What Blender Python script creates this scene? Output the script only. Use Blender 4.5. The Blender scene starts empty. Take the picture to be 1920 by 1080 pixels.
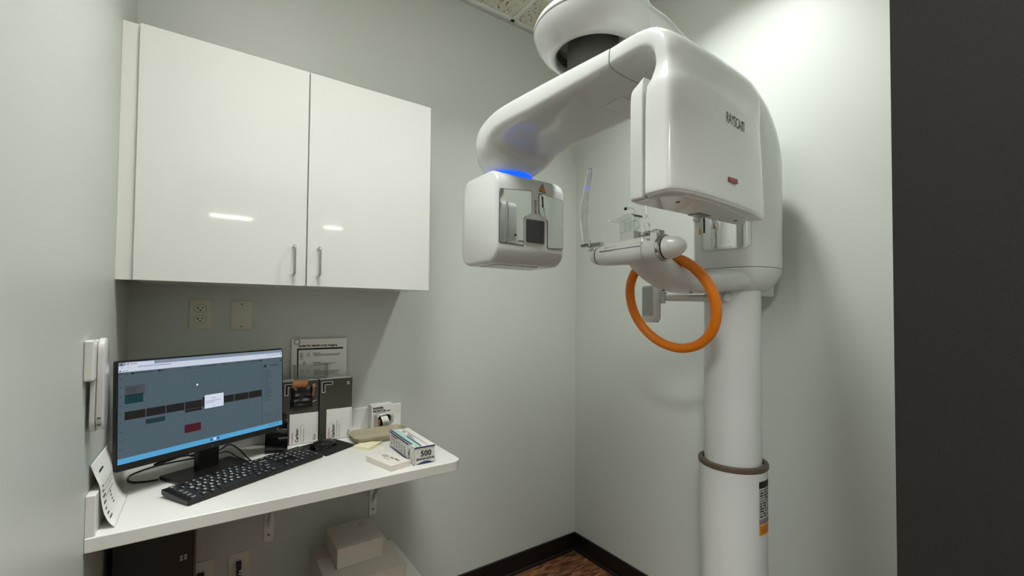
import bpy, bmesh, math, random
from mathutils import Vector, Matrix
random.seed(7)
S = bpy.context.scene
C = S.collection
PI = math.pi
cos, sin, rad = math.cos, math.sin, math.radians

# ------------------------------------------------------------------ materials
def lin(c):
    c = c / 255.0
    return c / 12.92 if c <= 0.04045 else ((c + 0.055) / 1.055) ** 2.4

def rgb(r, g, b):
    return (lin(r), lin(g), lin(b), 1.0)

def mat(name, col, rough=0.5, metal=0.0, coat=0.0, emit=None, estr=1.0, trans=0.0, ior=1.45, bump=None, vary=None, spec=0.5):
    """procedural material: principled + optional noise colour variation and bump"""
    m = bpy.data.materials.new(name)
    m.use_nodes = True
    nt = m.node_tree
    b = nt.nodes['Principled BSDF']
    b.inputs['Base Color'].default_value = col
    b.inputs['Roughness'].default_value = rough
    b.inputs['Metallic'].default_value = metal
    b.inputs['Coat Weight'].default_value = coat
    b.inputs['Coat Roughness'].default_value = 0.06
    b.inputs['Transmission Weight'].default_value = trans
    b.inputs['IOR'].default_value = ior
    b.inputs['Specular IOR Level'].default_value = spec
    if emit:
        b.inputs['Emission Color'].default_value = emit
        b.inputs['Emission Strength'].default_value = estr
    tc = nt.nodes.new('ShaderNodeTexCoord')
    if vary:
        amount, scale = vary
        n = nt.nodes.new('ShaderNodeTexNoise')
        n.inputs['Scale'].default_value = scale
        n.inputs['Detail'].default_value = 4
        nt.links.new(tc.outputs['Object'], n.inputs['Vector'])
        mx = nt.nodes.new('ShaderNodeMix')
        mx.data_type = 'RGBA'
        mx.inputs[6].default_value = tuple(max(0, c * (1 - amount)) for c in col[:3]) + (1,)
        mx.inputs[7].default_value = tuple(min(1, c * (1 + amount)) for c in col[:3]) + (1,)
        nt.links.new(n.outputs['Fac'], mx.inputs[0])
        nt.links.new(mx.outputs[2], b.inputs['Base Color'])
    if bump:
        strength, scale = bump
        n2 = nt.nodes.new('ShaderNodeTexNoise')
        n2.inputs['Scale'].default_value = scale
        n2.inputs['Detail'].default_value = 5
        nt.links.new(tc.outputs['Object'], n2.inputs['Vector'])
        bp = nt.nodes.new('ShaderNodeBump')
        bp.inputs['Strength'].default_value = strength
        bp.inputs['Distance'].default_value = 0.002
        nt.links.new(n2.outputs['Fac'], bp.inputs['Height'])
        nt.links.new(bp.outputs['Normal'], b.inputs['Normal'])
    return m

M = {}
M['wall'] = mat('wall_paint', rgb(196, 200, 193), 0.42, bump=(0.05, 120), vary=(0.015, 3))
M['dark_wall'] = mat('dark_textured_paint', rgb(31, 29, 26), 0.7, bump=(0.25, 900), vary=(0.45, 420), spec=0.15)
M['hall'] = mat('hall_paint', rgb(226, 226, 220), 0.6, vary=(0.02, 2))
M['base'] = mat('black_baseboard', rgb(20, 17, 16), 0.35, vary=(0.2, 30))
M['gloss_white'] = mat('gloss_white_laminate', rgb(210, 211, 204), 0.045, coat=0.0, vary=(0.008, 4))
M['counter'] = mat('white_laminate', rgb(226, 225, 218), 0.3, vary=(0.03, 14), bump=(0.05, 200))
M['counter_edge'] = mat('laminate_edge', rgb(214, 214, 205), 0.35, vary=(0.02, 30))
M['chrome'] = mat('brushed_steel', rgb(190, 190, 188), 0.22, 1.0, vary=(0.05, 60))
M['mirror'] = mat('mirror_chrome', rgb(205, 207, 203), 0.03, 1.0)
M['plate'] = mat('ivory_plastic', rgb(212, 209, 192), 0.35, vary=(0.01, 20))
M['slot'] = mat('socket_black', rgb(14, 13, 12), 0.6)
M['machine'] = mat('machine_white_plastic', rgb(200, 202, 199), 0.24, coat=0.35, vary=(0.006, 5))
M['machine2'] = mat('machine_warm_white', rgb(209, 209, 202), 0.3, coat=0.3, vary=(0.006, 5))
M['machine_grey'] = mat('machine_grey_plastic', rgb(176, 177, 172), 0.3, coat=0.3)
M['recess'] = mat('recess_dark_grey', rgb(88, 87, 82), 0.5)
M['seam'] = mat('seam_dark', rgb(70, 70, 66), 0.6)
M['orange'] = mat('orange_grip', rgb(216, 116, 8), 0.38, bump=(0.03, 300), vary=(0.03, 20))
M['brown'] = mat('brown_rubber', rgb(86, 72, 60), 0.4, vary=(0.06, 40))
M['clear'] = mat('clear_acrylic', rgb(244, 247, 246), 0.02, trans=1.0, ior=1.46)
M['black'] = mat('black_plastic', rgb(24, 22, 21), 0.35, vary=(0.1, 80), bump=(0.08, 600))
M['gloss_black'] = mat('gloss_black', rgb(15, 14, 14), 0.1, coat=0.4)
M['key'] = mat('key_black', rgb(33, 33, 33), 0.42, vary=(0.08, 60))
M['ink_white'] = mat('white_print', rgb(235, 235, 232), 0.5)
M['ink'] = mat('black_print', rgb(22, 21, 20), 0.6)
M['ink_grey'] = mat('grey_print', rgb(120, 118, 112), 0.6)
M['ink_red'] = mat('red_print', rgb(196, 44, 44), 0.6)
M['paper'] = mat('white_paper', rgb(226, 226, 220), 0.6, vary=(0.015, 25))
M['fabric'] = mat('black_fabric', rgb(22, 21, 20), 0.85, bump=(0.4, 900), vary=(0.2, 300))
M['mask'] = mat('mask_black', rgb(17, 16, 15), 0.42, bump=(0.3, 200))
M['carton'] = mat('carton_charcoal', rgb(66, 61, 55), 0.5, vary=(0.04, 25))
M['carton_white'] = mat('carton_white', rgb(224, 222, 216), 0.45, vary=(0.015, 25))
M['cardboard'] = mat('brown_cardboard', rgb(176, 124, 76), 0.75, vary=(0.08, 60))
M['film'] = mat('clear_film', rgb(176, 174, 166), 0.2, coat=0.6, vary=(0.15, 60), bump=(0.6, 80))
M['beige'] = mat('beige_plastic', rgb(168, 161, 134), 0.3, coat=0.15, vary=(0.02, 20))
M['note'] = mat('yellow_paper', rgb(240, 233, 196), 0.65, vary=(0.01, 40))
M['cream'] = mat('cream_carton', rgb(226, 219, 208), 0.4, vary=(0.01, 40))
M['mint'] = mat('mint_print', rgb(168, 208, 194), 0.45)
M['navy'] = mat('navy_print', rgb(36, 48, 96), 0.45)
M['greybox'] = mat('grey_white_card', rgb(206, 200, 188), 0.5, vary=(0.015, 20))
M['white_lac'] = mat('white_lacquer', rgb(228, 228, 222), 0.3, vary=(0.01, 10))
M['yellow_sign'] = mat('warning_orange', rgb(226, 140, 40), 0.5)
M['red_led'] = mat('dark_red_lens', rgb(128, 22, 32), 0.25, coat=0.5)
M['label_grey'] = mat('label_silver', rgb(168, 170, 170), 0.4, vary=(0.05, 50))
M['blue_led'] = mat('blue_led', rgb(40, 110, 255), 0.3, emit=rgb(18, 82, 255), estr=1.3)
M['blue_cable'] = mat('blue_cable', rgb(34, 44, 78), 0.4)
M['disp'] = mat('screen_off_grey', rgb(150, 152, 148), 0.2, coat=0.4)
M['lamp'] = mat('lamp_diffuser', rgb(255, 255, 250), 0.5, emit=(1, 0.98, 0.93, 1), estr=10)
M['window_dark'] = mat('smoked_window', rgb(40, 36, 33), 0.12, coat=0.4)

def clear_sheet():
    m = bpy.data.materials.new('clear_sheet_plastic')
    m.use_nodes = True
    nt = m.node_tree
    out = nt.nodes['Material Output']
    p = nt.nodes['Principled BSDF']
    p.inputs['Base Color'].default_value = rgb(200, 205, 203)
    p.inputs['Roughness'].default_value = 0.08
    tr = nt.nodes.new('ShaderNodeBsdfTransparent')
    tr.inputs['Color'].default_value = (0.97, 0.98, 0.975, 1)
    fr = nt.nodes.new('ShaderNodeLayerWeight')
    fr.inputs['Blend'].default_value = 0.35
    pw = nt.nodes.new('ShaderNodeMath')
    pw.operation = 'POWER'
    pw.inputs[1].default_value = 3.0
    ad = nt.nodes.new('ShaderNodeMath')
    ad.inputs[1].default_value = 0.05
    nt.links.new(fr.outputs['Facing'], pw.inputs[0])
    nt.links.new(pw.outputs[0], ad.inputs[0])
    mx = nt.nodes.new('ShaderNodeMixShader')
    nt.links.new(ad.outputs[0], mx.inputs['Fac'])
    nt.links.new(tr.outputs[0], mx.inputs[1])
    nt.links.new(p.outputs[0], mx.inputs[2])
    nt.links.new(mx.outputs[0], out.inputs['Surface'])
    return m
M['sheet'] = clear_sheet()
M['sheet_edge'] = mat('clear_plastic_edge', rgb(120, 126, 124), 0.2)

def emis(name, r, g, b, k=1.0):
    m = bpy.data.materials.new(name)
    m.use_nodes = True
    bs = m.node_tree.nodes['Principled BSDF']
    bs.inputs['Base Color'].default_value = (0.01, 0.01, 0.01, 1)
    bs.inputs['Roughness'].default_value = 0.35
    bs.inputs['Specular IOR Level'].default_value = 0.12
    bs.inputs['Emission Color'].default_value = rgb(r, g, b)
    bs.inputs['Emission Strength'].default_value = k
    return m

def floor_material():
    m = bpy.data.materials.new('wood_plank_floor')
    m.use_nodes = True
    nt = m.node_tree
    L = nt.links.new
    b = nt.nodes['Principled BSDF']
    tc = nt.nodes.new('ShaderNodeTexCoord')
    mp = nt.nodes.new('ShaderNodeMapping')
    L(tc.outputs['Object'], mp.inputs['Vector'])
    br = nt.nodes.new('ShaderNodeTexBrick')
    br.inputs['Scale'].default_value = 1.0
    br.inputs['Brick Width'].default_value = 1.2
    br.inputs['Row Height'].default_value = 0.15
    br.inputs['Mortar Size'].default_value = 0.0012
    br.inputs['Color1'].default_value = (0.15, 0.15, 0.15, 1)
    br.inputs['Color2'].default_value = (0.85, 0.85, 0.85, 1)
    br.inputs['Mortar'].default_value = (0, 0, 0, 1)
    L(mp.outputs['Vector'], br.inputs['Vector'])
    st = nt.nodes.new('ShaderNodeMapping')
    st.inputs['Scale'].default_value = (3.0, 14.0, 1.0)
    L(tc.outputs['Object'], st.inputs['Vector'])
    n = nt.nodes.new('ShaderNodeTexNoise')
    n.inputs['Scale'].default_value = 3.0
    n.inputs['Detail'].default_value = 8
    n.inputs['Distortion'].default_value = 1.2
    L(st.outputs['Vector'], n.inputs['Vector'])
    ramp = nt.nodes.new('ShaderNodeValToRGB')
    e = ramp.color_ramp.elements
    e[0].position = 0.34
    e[0].color = rgb(40, 22, 14)
    e[1].position = 0.72
    e[1].color = rgb(150, 108, 76)
    k = ramp.color_ramp.elements.new(0.5)
    k.color = rgb(100, 62, 40)
    L(n.outputs['Fac'], ramp.inputs['Fac'])
    mx = nt.nodes.new('ShaderNodeMix')
    mx.data_type = 'RGBA'
    mx.blend_type = 'OVERLAY'
    mx.inputs[0].default_value = 0.3
    L(ramp.outputs['Color'], mx.inputs[6])
    L(br.outputs['Color'], mx.inputs[7])
    L(mx.outputs[2], b.inputs['Base Color'])
    b.inputs['Roughness'].default_value = 0.35
    return m

def ceiling_material():
    m = bpy.data.materials.new('ceiling_tile')
    m.use_nodes = True
    nt = m.node_tree
    L = nt.links.new
    b = nt.nodes['Principled BSDF']
    tc = nt.nodes.new('ShaderNodeTexCoord')
    v = nt.nodes.new('ShaderNodeTexVoronoi')
    v.inputs['Scale'].default_value = 62
    L(tc.outputs['Object'], v.inputs['Vector'])
    n = nt.nodes.new('ShaderNodeTexNoise')
    n.inputs['Scale'].default_value = 40
    L(tc.outputs['Object'], n.inputs['Vector'])
    mul = nt.nodes.new('ShaderNodeMath')
    mul.operation = 'MULTIPLY'
    mul.inputs[1].default_value = 0.5
    L(n.outputs['Fac'], mul.inputs[0])
    lt = nt.nodes.new('ShaderNodeMath')
    lt.operation = 'LESS_THAN'
    L(v.outputs['Distance'], lt.inputs[0])
    L(mul.outputs[0], lt.inputs[1])
    mx = nt.nodes.new('ShaderNodeMix')
    mx.data_type = 'RGBA'
    mx.inputs[6].default_value = rgb(214, 208, 190)
    mx.inputs[7].default_value = rgb(96, 88, 76)
    L(lt.outputs[0], mx.inputs[0])
    L(mx.outputs[2], b.inputs['Base Color'])
    b.inputs['Roughness'].default_value = 0.85
    return m

M['floor'] = floor_material()
M['ceiling'] = ceiling_material()

# ------------------------------------------------------------------ mesh builder
_text_cache = {}

def text_mesh(s, bold=0.0, spacing=1.0):
    key = (s, bold, spacing)
    if key not in _text_cache:
        cu = bpy.data.curves.new('lettering', 'FONT')
        cu.body = s
        cu.size = 1.0
        cu.offset = bold
        cu.space_character = spacing
        cu.align_x = 'LEFT'
        cu.resolution_u = 3
        o = bpy.data.objects.new('lettering', cu)
        C.objects.link(o)
        bpy.context.view_layer.update()
        me = bpy.data.meshes.new_from_object(o.evaluated_get(bpy.context.evaluated_depsgraph_get()))
        vs = [tuple(v.co) for v in me.vertices]
        fs = [tuple(p.vertices) for p in me.polygons]
        bpy.data.objects.remove(o)
        bpy.data.curves.remove(cu)
        bpy.data.meshes.remove(me)
        _text_cache[key] = (vs, fs)
    return _text_cache[key]

def frame(o, right, up):
    r = Vector(right).normalized()
    u = Vector(up)
    u = (u - r * u.dot(r)).normalized()
    n = r.cross(u)
    return Matrix(((r.x, u.x, n.x, o[0]), (r.y, u.y, n.y, o[1]), (r.z, u.z, n.z, o[2]), (0, 0, 0, 1)))

class MB:
    def __init__(s):
        s.v, s.f, s.m, s.mats = [], [], [], []

    def mi(s, m):
        if m not in s.mats:
            s.mats.append(m)
        return s.mats.index(m)

    def add(s, vs, fs, m, X=None):
        o = len(s.v)
        for p in vs:
            p = Vector(p)
            s.v.append(X @ p if X else p)
        k = s.mi(m)
        for f in fs:
            s.f.append([i + o for i in f])
            s.m.append(k)
        return s

    def box(s, a, b, m, X=None):
        x0, y0, z0 = a
        x1, y1, z1 = b
        vs = [(x0, y0, z0), (x1, y0, z0), (x1, y1, z0), (x0, y1, z0), (x0, y0, z1), (x1, y0, z1), (x1, y1, z1), (x0, y1, z1)]
        fs = [(3, 2, 1, 0), (4, 5, 6, 7), (0, 1, 5, 4), (1, 2, 6, 5), (2, 3, 7, 6), (3, 0, 4, 7)]
        return s.add(vs, fs, m, X)

    def loft(s, rings, m, X=None, caps=True, closed=False):
        n = len(rings[0])
        vs = [p for r in rings for p in r]
        fs = []
        R = len(rings)
        for i in range(R if closed else R - 1):
            j = (i + 1) % R
            for k in range(n):
                k2 = (k + 1) % n
                fs.append((i * n + k, i * n + k2, j * n + k2, j * n + k))
        if caps and not closed:
            fs.append(tuple(reversed(range(n))))
            fs.append(tuple((R - 1) * n + k for k in range(n)))
        return s.add(vs, fs, m, X)

    def lathe(s, prof, m, X=None, n=48, caps=True):
        rings = [[(r * cos(2 * PI * k / n), r * sin(2 * PI * k / n), z) for k in range(n)] for r, z in prof]
        return s.loft(rings, m, X, caps)

    def prism(s, poly, z0, z1, m, X=None):
        return s.loft([[(x, y, z0) for x, y in poly], [(x, y, z1) for x, y in poly]], m, X)

    def tube(s, pts, r, m, X=None, n=10, closed=False, radii=None):
        pts = [Vector(p) for p in pts]
        N = len(pts)
        rings = []
        up = None
        for i, p in enumerate(pts):
            if closed:
                t = pts[(i + 1) % N] - pts[i - 1]
            else:
                t = pts[min(i + 1, N - 1)] - pts[max(i - 1, 0)]
            t.normalize()
            if up is None:
                up = t.orthogonal().normalized()
            up = (up - t * up.dot(t)).normalized()
            w = t.cross(up)
            rr = radii[i] if radii else r
            rings.append([tuple(p + (up * cos(2 * PI * k / n) + w * sin(2 * PI * k / n)) * rr) for k in range(n)])
        return s.loft(rings, m, X, not closed, closed)

    def quad(s, x0, y0, x1, y1, z, m, X=None):
        return s.add([(x0, y0, z), (x1, y0, z), (x1, y1, z), (x0, y1, z)], [(0, 1, 2, 3)], m, X)

    def poly(s, pts, m, X=None):
        return s.add(pts, [tuple(range(len(pts)))], m, X)

    def text(s, t, size, m, X, bold=0.0, width=None, spacing=1.0, align='l', sx=1.0):
        vs, fs = text_mesh(t, bold, spacing)
        if not vs:
            return s
        x0 = min(p[0] for p in vs)
        x1 = max(p[0] for p in vs)
        kx = size * sx
        if width:
            kx = width / (x1 - x0)
        off = -x0
        if align == 'c':
            off = -(x0 + x1) / 2
        elif align == 'r':
            off = -x1
        return s.add([((p[0] + off) * kx, p[1] * size, 0) for p in vs], fs, m, X)

    def build(s, name, parent=None, bevel=0, seg=2, smooth=True, angle=35, sub=0, loc=None):
        me = bpy.data.meshes.new(name)
        vs = s.v
        if loc is not None:
            vs = [p - Vector(loc) for p in vs]
        me.from_pydata([tuple(p) for p in vs], [], s.f)
        for m in s.mats:
            me.materials.append(m)
        for p, k in zip(me.polygons, s.m):
            p.material_index = k
        me.update()
        bm = bmesh.new()
        bm.from_mesh(me)
        bmesh.ops.recalc_face_normals(bm, faces=bm.faces)
        bm.to_mesh(me)
        bm.free()
        if smooth:
            me.shade_smooth()
            me.set_sharp_from_angle(angle=rad(angle))
        o = bpy.data.objects.new(name, me)
        C.objects.link(o)
        if loc is not None:
            o.location = loc
        if parent is not None:
            o.parent = parent
        if bevel:
            b = o.modifiers.new('bevel', 'BEVEL')
            b.width = bevel
            b.segments = seg
            b.limit_method = 'ANGLE'
            b.angle_limit = rad(40)
            b.harden_normals = True
        if sub:
            d = o.modifiers.new('subdivision', 'SUBSURF')
            d.levels = sub
            d.render_levels = sub
        return o

def flat(name, polys, parent=None, **k):
    """open flat print: list of (points, material); normals are kept as given"""
    mb = MB()
    for pts, m in polys:
        mb.poly(pts, m)
    return mb.build(name, parent, **k)

def tag(o, label=None, cat=None, group=None, kind=None):
    if label:
        o['label'] = label
    if cat:
        o['category'] = cat
    if group:
        o['group'] = group
    if kind:
        o['kind'] = kind
    return o

def thing(name, label, cat, loc=(0, 0, 0), rz=0, group=None):
    o = bpy.data.objects.new(name, None)
    o.empty_display_size = 0.05
    C.objects.link(o)
    o.location = loc
    o.rotation_euler = (0, 0, rz)
    return tag(o, label, cat, group)

def struct(o):
    o['kind'] = 'structure'
    return o

def sell(a, b, e, n=48):
    """superellipse outline"""
    out = []
    for k in range(n):
        t = 2 * PI * k / n
        c, d = cos(t), sin(t)
        out.append((a * math.copysign(abs(c) ** (2 / e), c), b * math.copysign(abs(d) ** (2 / e), d)))
    return out

def rrect(w, h, r, n=6):
    """rounded rectangle centred on 0, counter-clockwise"""
    out = []
    for cx, cy, a0 in ((w / 2 - r, h / 2 - r, 0), (-w / 2 + r, h / 2 - r, 90), (-w / 2 + r, -h / 2 + r, 180), (w / 2 - r, -h / 2 + r, 270)):
        for k in range(n + 1):
            a = rad(a0 + 90 * k / n)
            out.append((cx + r * cos(a), cy + r * sin(a)))
    return out

def spline(pts, n=8):
    """Catmull-Rom through the points"""
    P = [Vector(p) for p in pts]
    out = []
    for i in range(len(P) - 1):
        p0 = P[max(i - 1, 0)]
        p1, p2 = P[i], P[i + 1]
        p3 = P[min(i + 2, len(P) - 1)]
        for k in range(n):
            t = k / n
            out.append(0.5 * ((2 * p1) + (p2 - p0) * t + (2 * p0 - 5 * p1 + 4 * p2 - p3) * t * t + (3 * p1 - p0 - 3 * p2 + p3) * t ** 3))
    out.append(P[-1])
    return out

def interp(stations, n=5):
    """smooth Catmull-Rom interpolation of parameter tuples"""
    out = []
    N = len(stations)
    for i in range(N - 1):
        p0 = stations[max(i - 1, 0)]
        p1, p2 = stations[i], stations[i + 1]
        p3 = stations[min(i + 2, N - 1)]
        for k in range(n):
            t = k / n
            out.append(tuple(0.5 * (2 * b + (c - a) * t + (2 * a - 5 * b + 4 * c - d) * t * t + (3 * b - a - 3 * c + d) * t ** 3)
                             for a, b, c, d in zip(p0, p1, p2, p3)))
    out.append(tuple(stations[-1]))
    return out

# ------------------------------------------------------------------ room
XL = -2.053          # left wall
ZC = 3.009           # ceiling
YF = -1.767          # room side of the wall with the doorway the camera stands in
YO = -1.95           # hall side of that wall
struct(MB().box((XL - 0.12, 0, -0.1), (0.12, 0.12, ZC + 0.1), M['wall']).build('wall_back'))
struct(MB().box((XL - 0.12, YO, -0.1), (XL, 0, ZC + 0.1), M['wall']).build('wall_left'))
struct(MB().box((0, YO, -0.1), (0.12, 0, ZC + 0.1), M['wall']).build('wall_right'))
struct(MB().box((-5.3, -8.7, -0.1), (2.5, 0.12, 0), M['floor']).build('floor'))
struct(MB().box((XL - 0.12, YF - 0.1, ZC), (0.12, 0.12, ZC + 0.1), M['ceiling']).build('ceiling'))
# front wall with a doorway; its black frame lines the opening
DX0, DX1, DH = -1.96, -1.04, 2.17
fw = MB()
fw.box((XL, YO, DH), (0, YF, ZC), M['wall'])
fw.box((XL, YO, 0), (DX0 - 0.012, YF, DH), M['wall'])
fw.box((DX1 + 0.012, YO, 0), (0, YF, DH), M['wall'])
struct(fw.build('wall_front'))
fr = MB()
fr.box((DX1, YO - 0.012, 0), (DX1 + 0.012, YF, DH), M['dark_wall'])
fr.box((DX1 + 0.012, YO - 0.012, 0), (DX1 + 0.07, YO, DH + 0.06), M['dark_wall'])
fr.box((DX0 - 0.012, YO - 0.012, 0), (DX0, YF, DH), M['dark_wall'])
fr.box((DX0 - 0.07, YO - 0.012, 0), (DX0 - 0.012, YO, DH + 0.06), M['dark_wall'])
fr.box((DX0 - 0.012, YO - 0.012, DH), (DX1 + 0.012, YF, DH + 0.012), M['dark_wall'])
struct(fr.build('trim_4'))
# hall behind the opening
h = MB()
h.box((-5.3, -8.6, 0), (-5.2, YO, ZC), M['hall'])
h.box((-5.2, YO, 0), (XL - 0.12, YF, ZC), M['hall'])
h.box((2.4, -8.6, 0), (2.5, YO, ZC), M['hall'])
h.box((-5.3, -8.7, 0), (2.5, -8.6, ZC), M['hall'])
h.box((0.12, YO, 0), (2.5, YF, ZC), M['hall'])
struct(h.build('wall_hall'))
struct(MB().box((-5.3, -8.7, ZC), (2.5, YF - 0.1, ZC + 0.1), M['hall']).build('ceiling_hall'))
# baseboards with a shoe moulding
b = MB()
b.box((XL, -0.012, 0), (0, 0, 0.096), M['base'])
b.prism([(0, 0), (-0.014, 0), (-0.013, 0.008), (-0.008, 0.014), (0, 0.016)], 0, 2.04, M['base'], frame((-2.045, -0.012, 0), (0, 1, 0), (0, 0, 1)))
struct(b.build('baseboard_back', bevel=0.002))
b = MB()
b.box((-0.012, YF, 0), (0, -0.012, 0.096), M['base'])
b.prism([(0, 0), (-0.014, 0), (-0.013, 0.008), (-0.008, 0.014), (0, 0.016)], 0, 1.74, M['base'], frame((-0.012, -0.02, 0), (1, 0, 0), (0, 0, 1)))
struct(b.build('baseboard_right', bevel=0.002))
# ceiling grid
g = MB()
for k in range(5):
    x = -0.49 - 0.61 * k + 0.61
    if XL < x < 0:
        g.box((x - 0.012, YF, ZC - 0.006), (x + 0.012, 0, ZC + 0.002), M['white_lac'])
for k in range(5):
    y = -0.25 - 0.61 * k
    if y > YF:
        g.box((XL, y - 0.012, ZC - 0.0055), (0, y + 0.012, ZC + 0.002), M['white_lac'])
struct(g.build('trim_1'))
g = MB()
g.box((XL, -0.022, ZC - 0.006), (0, 0, ZC), M['white_lac'])
g.box((XL, -0.003, ZC - 0.022), (0, 0, ZC - 0.006), M['machine_grey'])
struct(g.build('trim_2'))
g = MB()
g.box((-0.022, YF, ZC - 0.006), (0, -0.022, ZC), M['white_lac'])
g.box((-0.003, YF, ZC - 0.022), (0, -0.003, ZC - 0.006), M['machine_grey'])
struct(g.build('trim_3'))

# ------------------------------------------------------------------ wall cabinet
cab = thing('wall_cabinet', 'glossy white two-door wall cabinet above the computer counter', 'cabinet', (-1.556, -0.15, 1.488))
def L(o, parent):      # keep world placement of a mesh built in world coordinates under a parent at a location
    o.parent = parent
    o.matrix_parent_inverse = Matrix.Translation(Vector(parent.location)).inverted() if not any(parent.rotation_euler) else \
        (Matrix.Translation(Vector(parent.location)) @ parent.rotation_euler.to_matrix().to_4x4()).inverted()
    return o
x0, x1, z0, z1 = -2.0135, -1.0995, 1.488, 2.2375
L(MB().box((x0 + 0.001, -0.292, z0 + 0.001), (x1 - 0.002, 0, z1 - 0.001), M['gloss_white']).build('body', bevel=0.001), cab)
L(MB().box((XL, -0.300, z0), (x0 - 0.0005, -0.280, z1), M['counter_edge']).build('filler_panel', bevel=0.001), cab)
xm = (x0 + x1) / 2
for s, (a, bb) in ((1, (x0, xm - 0.0018)), (-1, (xm + 0.0018, x1))):
    d = L(MB().box((a, -0.3121, z0), (bb, -0.2935, z1), M['gloss_white']).build('door', bevel=0.0012), cab)
    hx = -1.598 if s == 1 else -1.5185
    hp = spline([(hx, -0.312, 1.622), (hx, -0.330, 1.6225), (hx, -0.3395, 1.618), (hx, -0.341, 1.606), (hx, -0.341, 1.542), (hx, -0.3395, 1.530), (hx, -0.330, 1.5255), (hx, -0.312, 1.526)], 5)
    hd = MB().tube(hp, 0.0042, M['chrome'], n=12).build('handle', d)
    hd['label'] = 'brushed steel bow handle'

# ------------------------------------------------------------------ counter
ct = thing('wall_mounted_counter', 'white laminate counter shelf fixed on brackets under the cabinet', 'counter', (-1.575, -0.3, 0.855))
ZT, ZB, YD, XE = 0.889, 0.855, -0.605, -1.096
r = 0.035
pl = [(XL, YD)] + [(XE - r + r * sin(rad(t)), YD + r - r * cos(rad(t))) for t in range(0, 91, 15)] + [(XE, 0), (XL, 0)]
top = MB().prism(pl, ZB, ZT, M['counter'])
L(top.build('top', bevel=0.003), ct)
L(MB().box((XL + 0.018, -0.018, ZT), (XE, 0, 0.982), M['counter']).build('backsplash', bevel=0.002), ct)
L(MB().box((XL, -0.602, ZT), (XL + 0.018, 0, 0.982), M['counter']).build('side_splash', bevel=0.002), ct)
for bx in (-1.619, -1.214):
    k = MB()
    k.box((bx - 0.016, -0.006, 0.505), (bx + 0.016, 0, ZB), M['white_lac'])
    k.box((bx - 0.016, -0.42, ZB - 0.006), (bx + 0.016, 0, ZB), M['white_lac'])
    Xb = frame((bx, 0, 0), (0, -1, 0), (0, 0, 1))
    k.prism([(0.004, 0.555), (0.004, 0.588), (0.235, ZB - 0.004), (0.270, ZB - 0.004)], -0.004, 0.004, M['white_lac'], Xb)
    for zz in (0.53, 0.74):
        k.lathe([(0.0, 0), (0.004, 0), (0.004, 0.0012), (0.0, 0.0015)], M['seam'], frame((bx, -0.006, zz), (1, 0, 0), (0, 0, 1)), 10)
    L(k.build('bracket', bevel=0.0012), ct)

# ------------------------------------------------------------------ wall plates
def plate(name, label, cat, x, z, w, hh, kind):
    t = thing(name, label, cat, (x, 0, z))
    X = frame((0, 0, 0), (1, 0, 0), (0, 0, 1))
    pr = MB()
    pr.loft([[(p[0], p[1], 0) for p in rrect(w, hh, 0.003)], [(p[0], p[1], 0.003) for p in rrect(w, hh, 0.003)],
             [(p[0], p[1], 0.006) for p in rrect(w - 0.008, hh - 0.008, 0.003)]], M['plate'], X)
    pr.build('cover_plate', t)
    if kind == 'outlet':
        for s in (1, -1):
            q = MB()
            zc = s * 0.0195
            q.loft([[(p[0], p[1] + zc, zz) for p in sell(0.0172, 0.0142, 2.8, 32)] for zz in (0.0055, 0.0075)], M['plate'], X)
            q.loft([[(p[0] * k, p[1] * k + zc, zz) for p in sell(0.0172, 0.0142, 2.8, 32)] for k, zz in ((1.0, 0.0058), (1.06, 0.0061), (1.06, 0.0063))], M['seam'], X)
            q.quad(-0.0078, zc - 0.0015, -0.0052, zc + 0.0075, 0.0078, M['slot'], X)
            q.quad(-0.0115, zc + 0.0018, -0.0078, zc + 0.0042, 0.0078, M['slot'], X)
            q.quad(0.0052, zc + 0.0, 0.0076, zc + 0.0075, 0.0078, M['slot'], X)
            q.poly([(p[0], p[1] + zc - 0.0065, 0.0078) for p in sell(0.0028, 0.0026, 2, 12)], M['slot'], X)
            q.build('socket', t)
        sc = MB().lathe([(0, 0), (0.0028, 0), (0.0028, 0.001), (0, 0.0013)], M['chrome'], frame((0, -0.006, 0), (1, 0, 0), (0, 0, 1)), 12)
        sc.build('screw', t)
    elif kind == 'blank':
        for zz in (0.042, -0.042):
            MB().lathe([(0, 0), (0.0026, 0), (0.0026, 0.001), (0, 0.0012)], M['seam'], frame((0, -0.006, zz), (1, 0, 0), (0, 0, 1)), 12).build('screw', t)
    return t, X

plate('power_outlet', 'ivory duplex outlet with two empty sockets under the cabinet', 'outlet', -1.8545, 1.388, 0.069, 0.112, 'outlet')
plate('blank_wall_plate', 'blank ivory wall plate right of the empty duplex outlet', 'wall plate', -1.7265, 1.383, 0.069, 0.112, 'blank')
t, X = plate('power_outlet', 'low outlet plate with black plug beside the dark computer tower', 'outlet', -1.832, 0.434, 0.072, 0.114, 'plain')
q = MB()
q.loft([[(p[0], p[1] + 0.012, zz) for p in sell(0.0172, 0.0142, 2.8, 32)] for zz in (0.0055, 0.0085)], M['plate'], X)
q.loft([[(p[0], p[1] - 0.03, zz) for p in sell(0.0172, 0.0142, 2.8, 32)] for zz in (0.0055, 0.0085)], M['plate'], X)
q.build('socket', t)
q = MB()
q.loft([[(p[0] - 0.002, p[1] + 0.012, zz) for p in rrect(0.024 * k, 0.02 * k, 0.005 * k)] for k, zz in ((1, 0.009), (1, 0.028), (0.8, 0.034))], M['black'], X)
q.tube(spline([(-0.002, -0.03, 0.012 + 0.434 - 0.434), (-0.002, -0.036, 0.002), (-0.003, -0.036, -0.03), (-0.004, -0.03, -0.2)], 6), 0.0035, M['black'])
q.build('plug', t)['label'] = 'black power plug'
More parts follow.
